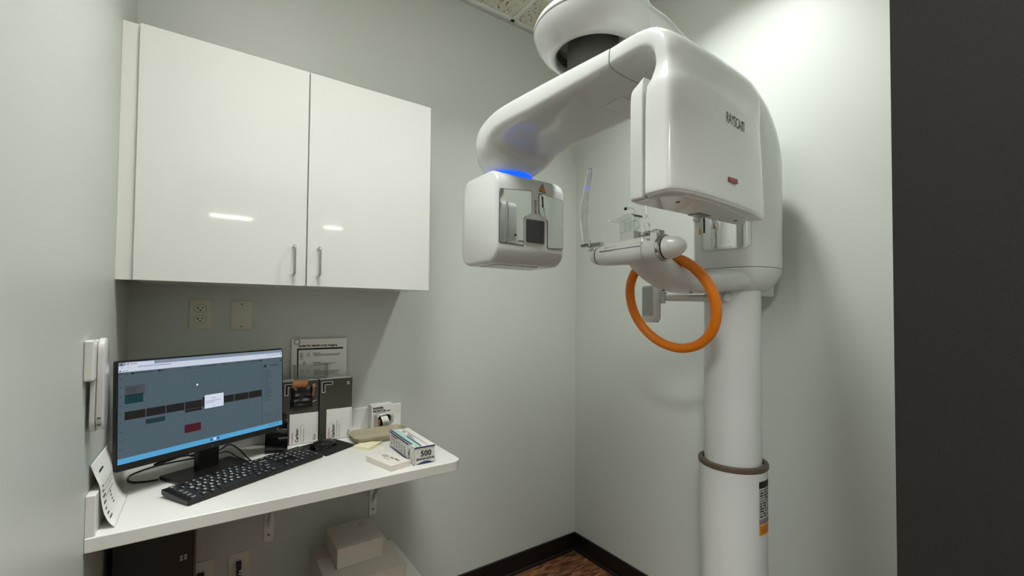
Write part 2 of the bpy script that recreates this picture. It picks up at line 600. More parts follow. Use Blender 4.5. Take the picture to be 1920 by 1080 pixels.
t, X = plate('data_outlet', 'low wall plate with dark blue network cable plugged in', 'outlet', -1.717, 0.432, 0.069, 0.114, 'plain')
q = MB()
q.loft([[(p[0] + 0.001, p[1] + 0.036, zz) for p in rrect(0.022, 0.010, 0.004)] for zz in (0.006, 0.0068)], M['ink_white'], X)
q.text('DATA', 0.0065, M['ink'], X @ Matrix.Translation((-0.008, 0.0335, 0.0072)), width=0.017)
q.build('label_strip', t)
q = MB()
q.box((-0.008, -0.03, 0.008), (0.008, -0.006, 0.028), M['blue_cable'])
q.box((-0.006, -0.022, -0.004), (0.006, -0.008, 0.012), M['blue_cable'])
q.box((0.0, -0.0315, -0.002), (0.009, -0.028, 0.003), M['ink_white'])
q.box((-0.002, -0.0315, -0.012), (0.007, -0.028, -0.008), M['ink_white'])
q.tube(spline([(0, -0.018, 0.0), (0.0, -0.028, -0.03), (0.002, -0.03, -0.08), (0.01, -0.025, -0.2)], 6), 0.007, M['blue_cable'])
q.build('network_cable', t)['label'] = 'dark blue network cable'

# ------------------------------------------------------------------ monitor
yaw = rad(29.22)
mon = thing('computer_monitor', 'black widescreen monitor switched on with a schedule page', 'monitor', (-1.8265, -0.245, ZT), yaw)
W, H = 0.493, 0.2955
tl = rad(2.2)
X = Matrix.Translation((-0.005, -0.032, 0.227)) @ Matrix.Rotation(-tl, 4, 'X') @ Matrix(((1, 0, 0, 0), (0, 0, -1, 0), (0, 1, 0, 0), (0, 0, 0, 1)))
hs = MB()
hs.loft([[(p[0], p[1], z) for p in rrect(w, h_, 0.005)] for w, h_, z in ((W - 0.002, H - 0.002, 0.0), (W, H, -0.002), (W, H, -0.016), (W - 0.02, H - 0.02, -0.022), (W * 0.62, H * 0.62, -0.046), (W * 0.55, H * 0.55, -0.048))], M['black'], X)
hs.text('hp', 0.009, M['recess'], X @ Matrix.Translation((0.0, -H / 2 + 0.006, 0.0006)), align='c')
hs.lathe([(0.0, 0), (0.0012, 0), (0.0012, 0.0003)], emis('power_light', 230, 235, 240, 1.0), X @ Matrix.Translation((W / 2 - 0.022, -H / 2 + 0.0075, 0.0003)), 8)
housing = hs.build('housing', mon)
# the lit page
sx0, sx1 = -W / 2 + 0.0045, W / 2 - 0.0045
sy0, sy1 = -H / 2 + 0.019, H / 2 - 0.0045
E_ = {}
def em(r, g, b):
    if (r, g, b) not in E_:
        E_[(r, g, b)] = emis('lit_pixels', r, g, b)
    return E_[(r, g, b)]
sc = MB()
def uq(u0, v0, u1, v1, col, lv=1):
    sc.quad(sx0 + (sx1 - sx0) * u0, sy1 + (sy0 - sy1) * v1, sx0 + (sx1 - sx0) * u1, sy1 + (sy0 - sy1) * v0, 0.0006 + 0.00012 * lv, em(*col), X)
BG = (70, 86, 95)
uq(0, 0, 1, 1, BG, 0)
uq(0, 0, 1, 0.036, (118, 132, 150)); uq(0.03, 0.004, 0.17, 0.036, (190, 198, 214), 2); uq(0, 0.036, 1, 0.098, (190, 198, 214))
uq(0.008, 0.012, 0.018, 0.028, (60, 66, 80), 2); uq(0.02, 0.012, 0.036, 0.026, (140, 148, 160), 3); uq(0.04, 0.012, 0.047, 0.026, (170, 30, 40), 3); uq(0.052, 0.016, 0.085, 0.023, (110, 116, 130), 3)
uq(0.09, 0.05, 0.26, 0.057, (120, 126, 140), 2); uq(0.012, 0.05, 0.02, 0.056, (110, 118, 130), 2); uq(0.04, 0.05, 0.048, 0.056, (130, 138, 150), 2)
uq(0.004, 0.079, 0.012, 0.094, (170, 30, 40), 2); uq(0.016, 0.083, 0.045, 0.089, (120, 126, 140), 2)
for u in (0.88, 0.90, 0.92, 0.94, 0.96): uq(u, 0.052, u + 0.009, 0.06, (110, 118, 132), 2)
uq(0.985, 0.05, 0.993, 0.062, (30, 34, 40), 2)
uq(0, 0.1, 0.84, 0.135, (70, 84, 92))
for u, w in ((0.0, 0.02), (0.03, 0.012), (0.075, 0.09), (0.2, 0.03), (0.34, 0.03), (0.42, 0.1), (0.56, 0.03), (0.66, 0.03), (0.75, 0.07)): uq(u, 0.112, u + w, 0.119, (40, 48, 56), 2)
for u in (0.06, 0.19, 0.825): uq(u, 0.108, u + 0.012, 0.126, (22, 26, 32), 3)
cols = [0.028, 0.13, 0.232, 0.334, 0.436, 0.538, 0.64, 0.74, 0.84]
for c in cols: uq(c, 0.1, c + 0.0012, 0.945, (66, 80, 88), 1.5)
for k in range(1, 24): uq(0.028, 0.1 + k * 0.035, 0.84, 0.1 + k * 0.035 + 0.0016, (68, 82, 90), 1.4)
for k in range(9): uq(0.006, 0.16 + 0.087 * k, 0.016, 0.166 + 0.087 * k, (28, 36, 44), 2)
uq(0.03, 0.235, 0.125, 0.335, (66, 70, 74), 2); uq(0.03, 0.325, 0.12, 0.335, (24, 30, 32), 3); uq(0.03, 0.335, 0.117, 0.415, (8, 48, 54), 3)
for k in range(3): uq(0.034, 0.26 + 0.02 * k, 0.10 - 0.02 * (k % 2), 0.265 + 0.02 * k, (40, 44, 48), 3)
DK = (24, 19, 20)
for i in range(8):
    u0 = cols[i] + 0.002
    if i == 4: continue
    uq(u0, 0.492, cols[i + 1] - 0.002, 0.575, DK, 2)
uq(cols[4], 0.47, cols[4] + 0.02, 0.575, DK, 2)
uq(cols[3] + 0.002, 0.578, cols[4] - 0.002, 0.607, DK, 2)
uq(cols[1], 0.602, cols[2] - 0.004, 0.652, (18, 48, 54), 2)
uq(cols[3], 0.742, cols[4] - 0.008, 0.832, (64, 12, 22), 2)
uq(0.447, 0.445, 0.572, 0.61, (40, 50, 58), 3); uq(0.45, 0.45, 0.569, 0.604, (198, 206, 222), 4)
for v, a, c in ((0.49, 0.495, 0.52), (0.52, 0.458, 0.55), (0.54, 0.458, 0.51), (0.58, 0.50, 0.515)): uq(a, v, c, v + 0.006, (130, 138, 150), 5)
uq(0.401, 0.308, 0.411, 0.326, (225, 230, 238), 2)
uq(0.84, 0.098, 0.842, 0.945, (40, 50, 58), 2); uq(0.842, 0.098, 1, 0.945, (74, 88, 96), 1.2)
sc.add([tuple((sx0 + (sx1 - sx0) * u, sy1 + (sy0 - sy1) * v, 0.001)) for u, v in ((0.852, 0.21), (0.878, 0.21), (0.865, 0.165))], [(0, 1, 2)], em(26, 30, 36), X)
uq(0.905, 0.19, 0.97, 0.2, (44, 54, 60), 2); uq(0.985, 0.13, 0.995, 0.15, (26, 30, 36), 2)
random.seed(3)
for k in range(17):
    uq(0.851, 0.245 + 0.0245 * k, 0.856, 0.253 + 0.0245 * k, (44, 54, 60), 2); uq(0.862, 0.246 + 0.0245 * k, 0.885 + 0.04 * random.random(), 0.253 + 0.0245 * k, (50, 60, 68), 2)
uq(0.842, 0.79, 1, 0.793, (44, 54, 62), 2)
for a in range(7):
    for bq in range(6): uq(0.855 + 0.02 * a, 0.81 + 0.02 * bq, 0.862 + 0.02 * a, 0.816 + 0.02 * bq, (44, 54, 62), 2)
uq(0, 0.945, 1, 1, (78, 152, 196), 1.5)
uq(0.485, 0.955, 0.498, 0.985, (36, 90, 160), 3); uq(0.507, 0.955, 0.52, 0.985, (220, 210, 200), 3); uq(0.529, 0.955, 0.542, 0.985, (30, 80, 170), 3)
for u in (0.89, 0.91, 0.93, 0.955): uq(u, 0.964, u + 0.012, 0.976, (50, 96, 130), 3)
o = sc.build('screen', mon, smooth=False)
o['label'] = 'lit schedule page on screen'
# stand
st = MB()
st.box((-0.028, -0.005, 0.008), (0.036, 0.02, 0.14), M['black'], Matrix.Translation((0, 0, 0)))
st.box((-0.03, -0.010, 0.13), (0.038, 0.02, 0.25), M['black'])
st.build('stand_neck', mon, bevel=0.003)
bs = MB().prism(rrect(0.212, 0.146, 0.006), 0, 0.010, M['black'], Matrix.Translation((-0.002, -0.021, 0)))
bs.build('stand_base', mon, bevel=0.002)
# joystick / cable hump under the left half of the screen
MB().loft([[(-0.09 + 0.05 * s_, 0.01 + p[0] * k, 0.066 + p[1] * k + 0.006 * s_) for p in sell(0.006, 0.006, 2, 16)] for s_, k in ((-1, 0.5), (-0.6, 1), (0.6, 1), (1, 0.5))], M['black']).build('cable_clip', mon)

# ------------------------------------------------------------------ keyboard
kang = math.atan2(-0.313 + 0.532, -1.494 + 1.87)
kb = thing('keyboard', 'black full-size keyboard with white legends lying on the counter', 'keyboard', (-1.710, -0.368, ZT), kang)
KW, KD = 0.435, 0.124
case = MB()
prof = [(-KD / 2, 0.002), (-KD / 2, 0.0125), (KD / 2, 0.023), (KD / 2, 0.010), (KD / 2 - 0.012, 0.006)]
Xk = frame((-KW / 2, 0, 0), (0, 1, 0), (0, 0, 1))
case.prism(prof, 0, KW, M['black'], Xk)
case.build('case', kb, bevel=0.0015)
for sx in (-1, 1):
    MB().box((sx * 0.17 - 0.012, KD / 2 - 0.022, 0), (sx * 0.17 + 0.012, KD / 2 - 0.013, 0.0115), M['black']).build('foot', kb)
U = 0.01865
slope = math.atan2(0.0105, KD)
def key(x, y, w, hgt, txt):
    kx0, kx1 = x * U + 0.0007, (x + w) * U - 0.0007
    ky1, ky0 = -y * U - 0.0007, -(y + hgt) * U + 0.0007
    i = 0.0022
    k = MB()
    k.loft([[(kx0, ky0, 0), (kx1, ky0, 0), (kx1, ky1, 0), (kx0, ky1, 0)],
            [(kx0 + i * 0.4, ky0 + i * 0.4, 0.004), (kx1 - i * 0.4, ky0 + i * 0.4, 0.004), (kx1 - i * 0.4, ky1 - i * 0.4, 0.004), (kx0 + i * 0.4, ky1 - i * 0.4, 0.004)],
            [(kx0 + i, ky0 + i, 0.0058), (kx1 - i, ky0 + i, 0.0058), (kx1 - i, ky1 - i * 0.7, 0.0058), (kx0 + i, ky1 - i * 0.7, 0.0058)]], M['key'])
    if txt:
        size = 0.0092 if len(txt) == 1 else 0.0056
        k.text(txt, size, M['ink_white'], Matrix.Translation((kx0 + 0.0032, ky0 + 0.0055, 0.0061)), bold=0.035)
    o = k.build('key', kb, smooth=False)
    o.matrix_local = Matrix.Translation((-0.2085, 0.0525, 0.0223)) @ Matrix.Rotation(slope, 4, 'X')
rows = [
    (0.0, [('Esc', 1), (None, 1), ('F1', 1), ('F2', 1), ('F3', 1), ('F4', 1), (None, .5), ('F5', 1), ('F6', 1), ('F7', 1), ('F8', 1), (None, .5), ('F9', 1), ('F10', 1), ('F11', 1), ('F12', 1), (None, .12), ('Prt', 1), ('Scr', 1), ('Brk', 1)]),
    (1.12, [(c, 1) for c in '`1234567890-='] + [('Backspace', 2), (None, .12), ('Ins', 1), ('Hm', 1), ('PgU', 1), (None, .12), ('Nm', 1), ('/', 1), ('*', 1), ('-', 1)]),
    (2.12, [('Tab', 1.5)] + [(c, 1) for c in 'QWERTYUIOP[]'] + [('\\', 1.5), (None, .12), ('Del', 1), ('End', 1), ('PgD', 1), (None, .12), ('7', 1), ('8', 1), ('9', 1), ('+', 1, 2)]),
    (3.12, [('Caps', 1.75)] + [(c, 1) for c in "ASDFGHJKL;'"] + [('Enter', 2.25), (None, 3.24), ('4', 1), ('5', 1), ('6', 1)]),
    (4.12, [('Shift', 2.25)] + [(c, 1) for c in 'ZXCVBNM,./'] + [('Shift', 2.75), (None, 1.12), ('^', 1), (None, 1.12), ('1', 1), ('2', 1), ('3', 1), ('Ent', 1, 2)]),
    (5.12, [('Ctrl', 1.5), ('Alt', 1.25), ('Fn', 1.25), ('', 6), ('Alt', 1.25), ('Fn', 1.25), ('Ctrl', 2.5), (None, .12), ('<', 1), ('v', 1), ('>', 1), (None, .12), ('0', 2), ('.', 1)]),
]
for y, ks in rows:
    x = 0
    for it in ks:
        if it[0] is not None:
            key(x, y, it[1], it[2] if len(it) > 2 else 1, it[0])
        x += it[1]

# ------------------------------------------------------------------ mouse and pad
pad = [(-1.552, -0.152), (-1.479, -0.309), (-1.357, -0.234), (-1.415, -0.085)]
pcx, pcy = sum(p[0] for p in pad) / 4, sum(p[1] for p in pad) / 4
tag(MB().prism([(a - pcx, b_ - pcy) for a, b_ in pad], 0, 0.0035, M['fabric']).build('mouse_pad', bevel=0.001), 'small black fabric pad under the mouse on the counter', 'mouse pad').location = (pcx, pcy, ZT)
ms = thing('computer_mouse', 'black cable mouse resting on the small pad', 'mouse', (-1.468, -0.203, ZT + 0.0035), rad(28))
body = MB()
rings = []
for t_ in range(0, 13):
    s_ = t_ / 12
    xx = -0.056 + 0.112 * s_
    k = math.sqrt(max(0.0, 1 - (2 * s_ - 1) ** 2)) ** 0.62
    hh = (0.036 - 0.012 * s_) * max(k, 0.05)
    ww = (0.030 - 0.003 * sin(PI * s_)) * max(k, 0.05)
    rings.append([(xx, ww * cos(PI * a / 12), hh * sin(PI * a / 12)) for a in range(13)] + [(xx, -ww * 0.9, 0), (xx, ww * 0.9, 0)])
body.loft(rings, M['gloss_black'])
body.build('body', ms)
MB().lathe([(0.0, -0.004), (0.008, -0.004), (0.0095, -0.002), (0.0095, 0.002), (0.008, 0.004), (0, 0.004)], M['black'], frame((0.030, 0, 0.0165), (1, 0, 0), (0, 0, 1)), 20).build('scroll_wheel', ms)
def mouse_top(x):
    s_ = (x + 0.056) / 0.112
    return (0.036 - 0.012 * s_) * math.sqrt(max(0.0, 1 - (2 * s_ - 1) ** 2)) ** 0.62
MB().tube([(x, 0, mouse_top(x) - 0.0003) for x in [-0.004 + 0.05 * i / 10 for i in range(11)]], 0.0008, M['slot'], n=6).build('button_seam', ms)

# ------------------------------------------------------------------ cables
def cable(pts, r, label, name='cable'):
    o = MB().tube(spline(pts, 8), r, M['black'], n=8).build(name, loc=pts[0])
    return tag(o, label, 'cable')
zc = ZT + 0.0026
cable([(-1.507, -0.222, ZT + 0.012), (-1.545, -0.205, ZT + 0.007), (-1.575, -0.185, zc), (-1.61, -0.185, zc), (-1.655, -0.2, zc), (-1.69, -0.245, zc), (-1.735, -0.21, zc + 0.012), (-1.765, -0.14, zc + 0.02), (-1.79, -0.09, zc + 0.006), (-1.83, -0.06, zc)], 0.0021, 'thin black mouse cable running left past the black holder')
cable([(-1.665, -0.275, ZT + 0.012), (-1.70, -0.235, zc + 0.002), (-1.735, -0.165, zc + 0.030), (-1.762, -0.10, zc + 0.034), (-1.79, -0.06, zc + 0.008), (-1.85, -0.04, zc), (-1.93, -0.04, zc)], 0.0024, 'black keyboard cable looping up behind the keyboard')
cable([(-1.80, -0.07, zc), (-1.85, -0.085, zc), (-1.93, -0.10, zc), (-1.985, -0.13, zc), (-2.02, -0.18, zc), (-2.012, -0.24, zc), (-1.975, -0.262, zc), (-1.945, -0.262, zc)], 0.0026, 'black cable looped on the counter left of the monitor base')
cable([(-1.885, -0.085, 0.99), (-1.888, -0.075, 0.94), (-1.88, -0.07, 0.905), (-1.865, -0.06, zc + 0.001), (-1.845, -0.035, zc + 0.001)], 0.0024, 'short black cable hanging down behind the monitor neck')

# ------------------------------------------------------------------ mask cartons
def carton(label, xa, xb, yf, opened):
    w = xb - xa
    Hh, D = 0.242, 0.075
    t = thing('mask_carton', label, 'carton', ((xa + xb) / 2, yf, ZT), 0, 'charcoal mask cartons beside the monitor')
    bx = MB()
    bx.box((-w / 2, 0, 0), (w / 2, D, Hh), M['carton'])
    bx.box((-w / 2 + 0.001, 0.001, Hh - 0.0002), (w / 2 - 0.001, D - 0.001, Hh + 0.0006), M['carton_white'])
    bx.build('box', t, bevel=0.0008)
    F = frame((-w / 2, -0.0006, 0), (1, 0, 0), (0, 0, 1))
    lx = 0.026
    lh = 0.122 if not opened else 0.117
    lb = MB()
    lb.box((lx, 0.002, -0.0004), (w - 0.0005, lh, 0.0005), M['carton_white'], F)
    R = F @ Matrix.Translation((0, 0, 0.0009)) @ Matrix.Rotation(PI / 2, 4, 'Z')
    # text running upwards along the label
    def up(s_, x, z, size, m, bold=0.0, width=None):
        lb.text(s_, size, m, F @ Matrix.Translation((x, z, 0.0009)) @ Matrix.Rotation(PI / 2, 4, 'Z'), bold=bold, width=width)
    up('Cranberry', lx + 0.013, 0.006, 0.011, M['ink_red'], 0.0, 0.042)
    up('Carbon', lx + 0.031, 0.008, 0.0155, M['ink'], 0.03, 0.050)
    up('®', lx + 0.026, 0.060, 0.006, M['ink'])
    up('Level 3 Procedural Face', lx + 0.041, 0.008, 0.006, M['ink_grey'], 0.0, 0.066)
    up('Mask with Earloops', lx + 0.051, 0.008, 0.006, M['ink_grey'], 0.0, 0.052)
    up('50', w - 0.010, 0.022, 0.009, M['ink'], 0.02)
    lb.quad(w - 0.018, 0.010, w - 0.0095, 0.0185, 0.0009, M['ink'], F)
    lb.quad(w - 0.0165, 0.0115, w - 0.011, 0.017, 0.0011, M['carton_white'], F)
    for k in range(9):
        lb.quad(w - 0.0065, 0.04 + 0.008 * k, w - 0.005, 0.045 + 0.008 * k, 0.0009, M['ink_grey'], F)
    lb.build('label_panel', t, smooth=False)['label'] = 'white lower label with upright lettering'
    # corner bracket mark
    mk = MB()
    def ell(o_, th, m, z):
        mk.add([(0.009 - o_, 0.192 - o_, z), (0.009 + th + o_, 0.192 - o_, z), (0.009 + th + o_, 0.231 - th - o_, z), (0.046 + o_, 0.231 - th - o_, z), (0.046 + o_, 0.231 + o_, z), (0.009 - o_, 0.231 + o_, z)], [(0, 1, 2, 5), (2, 3, 4, 5)], m, F)
    ell(0.0018, 0.009, M['ink_white'], 0.0006)
    ell(0.0, 0.009, M['ink'], 0.0009)
    mk.build('corner_mark', t, smooth=False)
    mk = MB()
    mk.text('3D', 0.008, M['ink_white'], F @ Matrix.Translation((w - 0.022, 0.222, 0.0008)), bold=0.03)
    mk.quad(w - 0.022, 0.216, w - 0.011, 0.2185, 0.0008, M['ink_white'], F)
    mk.build('top_lettering', t, smooth=False)
    if opened:
        # torn opening with the brown inside of the flap and the masks bulging out
        fl = MB()
        def curl(u, v):
            return (u, v, 0.004 + 0.010 * sin(PI * (v - 0.216) / 0.034))
        us = [0.028 + 0.056 * i / 6 for i in range(7)]
        vs_ = [0.216 + 0.030 * j / 5 for j in range(6)]
        P = [curl(u + 0.004 * (v - 0.216) / 0.034, v) for v in vs_ for u in us]
        fl.add(P, [(j * 7 + i, j * 7 + i + 1, (j + 1) * 7 + i + 1, (j + 1) * 7 + i) for j in range(5) for i in range(6)], M['cardboard'], F)
        us = [0.103 + 0.010 * i / 4 for i in range(5)]
        vs_ = [0.182 + 0.046 * j / 6 for j in range(7)]
        P = [(u - 0.004 * abs(v - 0.205) / 0.024, v, 0.002 + 0.016 * sin(PI * (u - 0.103) / 0.010)) for v in vs_ for u in us]
        fl.add(P, [(j * 5 + i, j * 5 + i + 1, (j + 1) * 5 + i + 1, (j + 1) * 5 + i) for j in range(6) for i in range(4)], M['cardboard'], F)
        o = fl.build('torn_flap', t)
        so = o.modifiers.new('thickness', 'SOLIDIFY')
        so.thickness = 0.0008
        o['label'] = 'brown torn cardboard flap'
        mk = MB()
        nu, nv = 18, 18
        random.seed(11)
        ph = [random.random() * 6 for _ in range(6)]
        P = []
        for j in range(nv + 1):
            for i in range(nu + 1):
                u, v = i / nu, j / nv
                e = min(1, 6 * min(u, 1 - u, v, 1 - v))
                z = 0.001 + e * (0.012 + 0.003 * sin(9 * v * 3 + 1.6 * sin(4 * u + ph[0])) + 0.0012 * sin(9 * u + 16 * v + ph[1]) + 0.001 * sin(31 * v + ph[2]))
                P.append((0.027 + 0.079 * u + 0.0012 * sin(8 * v + ph[3]), 0.140 + 0.084 * v + 0.0012 * sin(9 * u), z))
        mk.add(P, [(j * (nu + 1) + i, j * (nu + 1) + i + 1, (j + 1) * (nu + 1) + i + 1, (j + 1) * (nu + 1) + i) for j in range(nv) for i in range(nu)], M['mask'], F)
        mk.build('face_masks', t)['label'] = 'crumpled black masks bulging from the opening'
        MB().tube([F @ Vector(p) for p in [(0.104, 0.160, 0.006), (0.112, 0.1615, 0.004), (0.119, 0.164, 0.002)]], 0.0007, M['ink_white'], n=6).build('ear_loop', t)
    return t
carton('charcoal mask carton torn open with black masks showing, beside the monitor', -1.594, -1.466, -0.100, True)
carton('unopened charcoal mask carton, right of the torn open one', -1.463, -1.339, -0.106, False)

# clear bin on top of the cartons
ab = thing('acrylic_bin', 'small clear acrylic bin standing on the mask cartons', 'bin', (-1.4885, -0.05, ZT + 0.243))
th = 0.0022
w_, d_, h_ = 0.122, 0.054, 0.055
k = MB()
k.box((-w_ / 2, -d_ / 2, 0), (w_ / 2, d_ / 2, th), M['sheet'])
k.box((-w_ / 2, -d_ / 2, th), (w_ / 2, -d_ / 2 + th, h_ * 0.97), M['sheet'])
k.box((-w_ / 2, d_ / 2 - th, th), (w_ / 2, d_ / 2, h_), M['sheet'])
k.box((-w_ / 2, -d_ / 2 + th, th), (-w_ / 2 + th, d_ / 2 - th, h_), M['sheet'])
k.box((w_ / 2 - th, -d_ / 2 + th, th), (w_ / 2, d_ / 2 - th, h_), M['sheet'])
e_ = 0.0006
for za, zb in ((h_ * 0.97, h_ * 0.97 + e_), (0.0, e_)):
    k.box((-w_ / 2, -d_ / 2, za), (w_ / 2, -d_ / 2 + th, zb), M['sheet_edge'])
for xa in (-w_ / 2, w_ / 2 - th):
    k.box((xa, -d_ / 2 - 0.0003, 0), (xa + th, -d_ / 2 + 0.0004, h_ * 0.97), M['sheet_edge'])
    k.box((xa, -d_ / 2 + th, h_), (xa + th, d_ / 2, h_ + e_), M['sheet_edge'])
k.build('bin', ab)

# guide sheet leaning on the wall
gs = thing('guide_sheet', 'white printed x-ray guide sheet with ring leaning on the wall', 'sheet', (-1.447, -0.016, 0.983))
Wg, Hg = 0.213, 0.304
F = frame((-Wg / 2, -0.006, 0), (1, 0, 0), (0, 0.03, 1))
sh = MB()
sh.box((0, 0, -0.0012), (Wg, Hg, 0), M['paper'], F)
sh.build('card', gs, smooth=False)
p = MB()
def T(s_, x, y, size, m=M['ink'], bold=0.0, width=None):
    p.text(s_, size, m, F @ Matrix.Translation((x, Hg - y, 0.0006)), bold=bold, width=width)
def Q(xa, ya, xb, yb, m=M['ink']):
    p.quad(xa, Hg - yb, xb, Hg - ya, 0.0005, m, F)
T('Guide for dental x-ray imaging', 0.024, 0.031, 0.0125, bold=0.035, width=0.150)
Q(0.020, 0.037, 0.198, 0.044); Q(0.020, 0.037, 0.0255, 0.295)
T('STANDARD RECOMMENDATIONS', 0.034, 0.0425, 0.0045, M['ink_grey'], width=0.05)
def para(y, lines):
    T('Positioning', 0.080, y, 0.005, bold=0.03, width=0.028)
    for i, w2 in enumerate(lines):
        Q(0.082, y + 0.003 + 0.0048 * i, 0.082 + w2, y + 0.0052 + 0.0048 * i, M['ink_grey'])
para(0.060, (0.105, 0.10)); para(0.098, (0.088, 0.068)); para(0.129, (0.10, 0.10, 0.085, 0.10)); para(0.165, (0.04, 0.06))
def ringm(cx, cy, r_, n=14, m=M['ink']):
    for i in range(n):
        a0, a1 = 2 * PI * i / n, 2 * PI * (i + 0.8) / n
        p.add([(cx + r_ * cos(a0), Hg - cy + r_ * sin(a0), 0.0005), (cx + r_ * cos(a1), Hg - cy + r_ * sin(a1), 0.0005), (cx + (r_ - .001) * cos(a1), Hg - cy + (r_ - .001) * sin(a1), 0.0005), (cx + (r_ - .001) * cos(a0), Hg - cy + (r_ - .001) * sin(a0), 0.0005)], [(0, 1, 2, 3)], m, F)
for cx, cy in ((0.036, 0.060), (0.036, 0.072), (0.062, 0.062), (0.047, 0.094), (0.042, 0.127), (0.062, 0.128), (0.045, 0.165)):
    ringm(cx, cy, 0.0055)
    p.quad(cx - 0.008, Hg - cy - 0.009, cx + 0.008, Hg - cy - 0.0078, 0.0005, M['ink'], F)
    p.quad(cx - 0.002, Hg - cy - 0.002, cx + 0.002, Hg - cy + 0.001, 0.0005, M['ink_grey'], F)
p.build('print', gs, smooth=False)['label'] = 'black print with bold heading and small figures'
ringpts = [F @ Vector((0.020 + 0.0105 * cos(rad(a)), Hg - 0.010 + 0.0105 * sin(rad(a)), 0.0015)) for a in range(0, 360, 20)]
MB().tube(ringpts, 0.0011, M['seam'], n=8, closed=True).build('binder_ring', gs)

# black holder behind the monitor edge
hd = thing('pen_holder', 'black desktop holder with pens between monitor and torn carton', 'holder', (-1.617, -0.145, ZT), rad(-6))
k = MB()
w_, d_, h_ = 0.072, 0.05, 0.105
k.box((-w_ / 2, -d_ / 2, 0), (w_ / 2, d_ / 2, 0.003), M['gloss_black'])
k.box((-w_ / 2, -d_ / 2, 0), (w_ / 2, -d_ / 2 + 0.003, h_ * 0.8), M['gloss_black'])
k.box((-w_ / 2, d_ / 2 - 0.003, 0), (w_ / 2, d_ / 2, h_), M['gloss_black'])
k.box((-w_ / 2, -d_ / 2, 0), (-w_ / 2 + 0.003, d_ / 2, h_ * 0.9), M['gloss_black'])
k.box((w_ / 2 - 0.003, -d_ / 2, 0), (w_ / 2, d_ / 2, h_ * 0.9), M['gloss_black'])
k.box((-0.002, -d_ / 2, 0), (0.001, d_ / 2, h_ * 0.85), M['gloss_black'])
k.build('cup', hd, bevel=0.0008)
MB().box((0.006, -d_ / 2 - 0.0012, 0.048), (w_ / 2, -d_ / 2, 0.054), M['recess']).build('front_ledge', hd)
for i, (x, y, lx_, hz) in enumerate([(0.012, 0.0, 0.012, 0.135), (0.022, 0.008, 0.008, 0.128)]):
    tag(MB().tube([(-1.617 + x, -0.145 + y, ZT + 0.0035), (-1.617 + x + lx_, -0.145 + y + 0.004, ZT + hz)], 0.0042, M['black'], n=10).build('pen', loc=(-1.617 + x, -0.145 + y, ZT + 0.0035)),
        ('black pen leaning in the holder, nearest the torn carton' if i else 'black pen leaning in the holder, nearest the monitor'), 'pen', 'pens in the black holder')

# ------------------------------------------------------------------ barrier film box stuck on the backsplash
bb = thing('barrier_film_box', 'white barrier protector box with torn opening mounted on the backsplash', 'box', (-1.199, -0.019, 0.897))
w_, d_, h_ = 0.093, 0.046, 0.100
k = MB()
k.box((-w_ / 2, -d_, 0), (w_ / 2, 0, h_), M['carton_white'])
k.build('box', bb, bevel=0.0008)
F = frame((-w_ / 2, -d_ - 0.0004, 0), (1, 0, 0), (0, 0, 1))
k = MB()
k.text('BARRIER', 0.0125, M['ink'], F @ Matrix.Translation((0.006, 0.082, 0.0004)), bold=0.05, width=0.046)
k.text('PROTECTOR', 0.0125, M['ink'], F @ Matrix.Translation((0.006, 0.069, 0.0004)), bold=0.05, width=0.056)
k.quad(0.064, 0.070, 0.083, 0.0735, 0.0004, M['ink'], F)
k.build('lettering', bb, smooth=False)
# open bulge: folded flap collar standing out of the front
k = MB()
outer = [(0.010, 0.008), (0.010, 0.060), (0.020, 0.066), (0.060, 0.069), (0.080, 0.064), (0.086, 0.050), (0.084, 0.026), (0.066, 0.012), (0.030, 0.003)]
inner = [(0.020, 0.013), (0.018, 0.048), (0.028, 0.060), (0.058, 0.063), (0.074, 0.057), (0.078, 0.046), (0.076, 0.028), (0.062, 0.016), (0.036, 0.009)]
n = len(outer)
k.loft([[(a, b_, 0.0) for a, b_ in outer], [(a + 0.004, b_ * 0.98, 0.024) for a, b_ in outer], [(a, b_, 0.028) for a, b_ in inner], [(a, b_, 0.004) for a, b_ in inner]], M['film'], F, caps=False)
k.poly([(a, b_, 0.006) for a, b_ in inner], M['ink'], F)
k.build('opening_collar', bb, smooth=False)
MB().add([(0.0105, 0.006, 0.0006), (0.0105, 0.062, 0.0006), (0.030, 0.040, 0.0275), (0.028, 0.016, 0.026)], [(0, 1, 2, 3)], M['cardboard'], F).build('flap', bb, smooth=False)['label'] = 'brown torn cardboard flap'
k = MB()
P = []
for j in range(7):
    for i in range(7):
        u, v = i / 6, j / 6
        P.append((0.030 + 0.030 * u + 0.012 * (1 - v), 0.016 + 0.042 * v, 0.020 + 0.012 * sin(PI * v) + 0.002 * sin(9 * u + 4 * v)))
k.add(P, [(j * 7 + i, j * 7 + i + 1, (j + 1) * 7 + i + 1, (j + 1) * 7 + i) for j in range(6) for i in range(6)], M['paper'], F)
k.build('film_roll', bb)['label'] = 'white film sheet coming out of the opening'

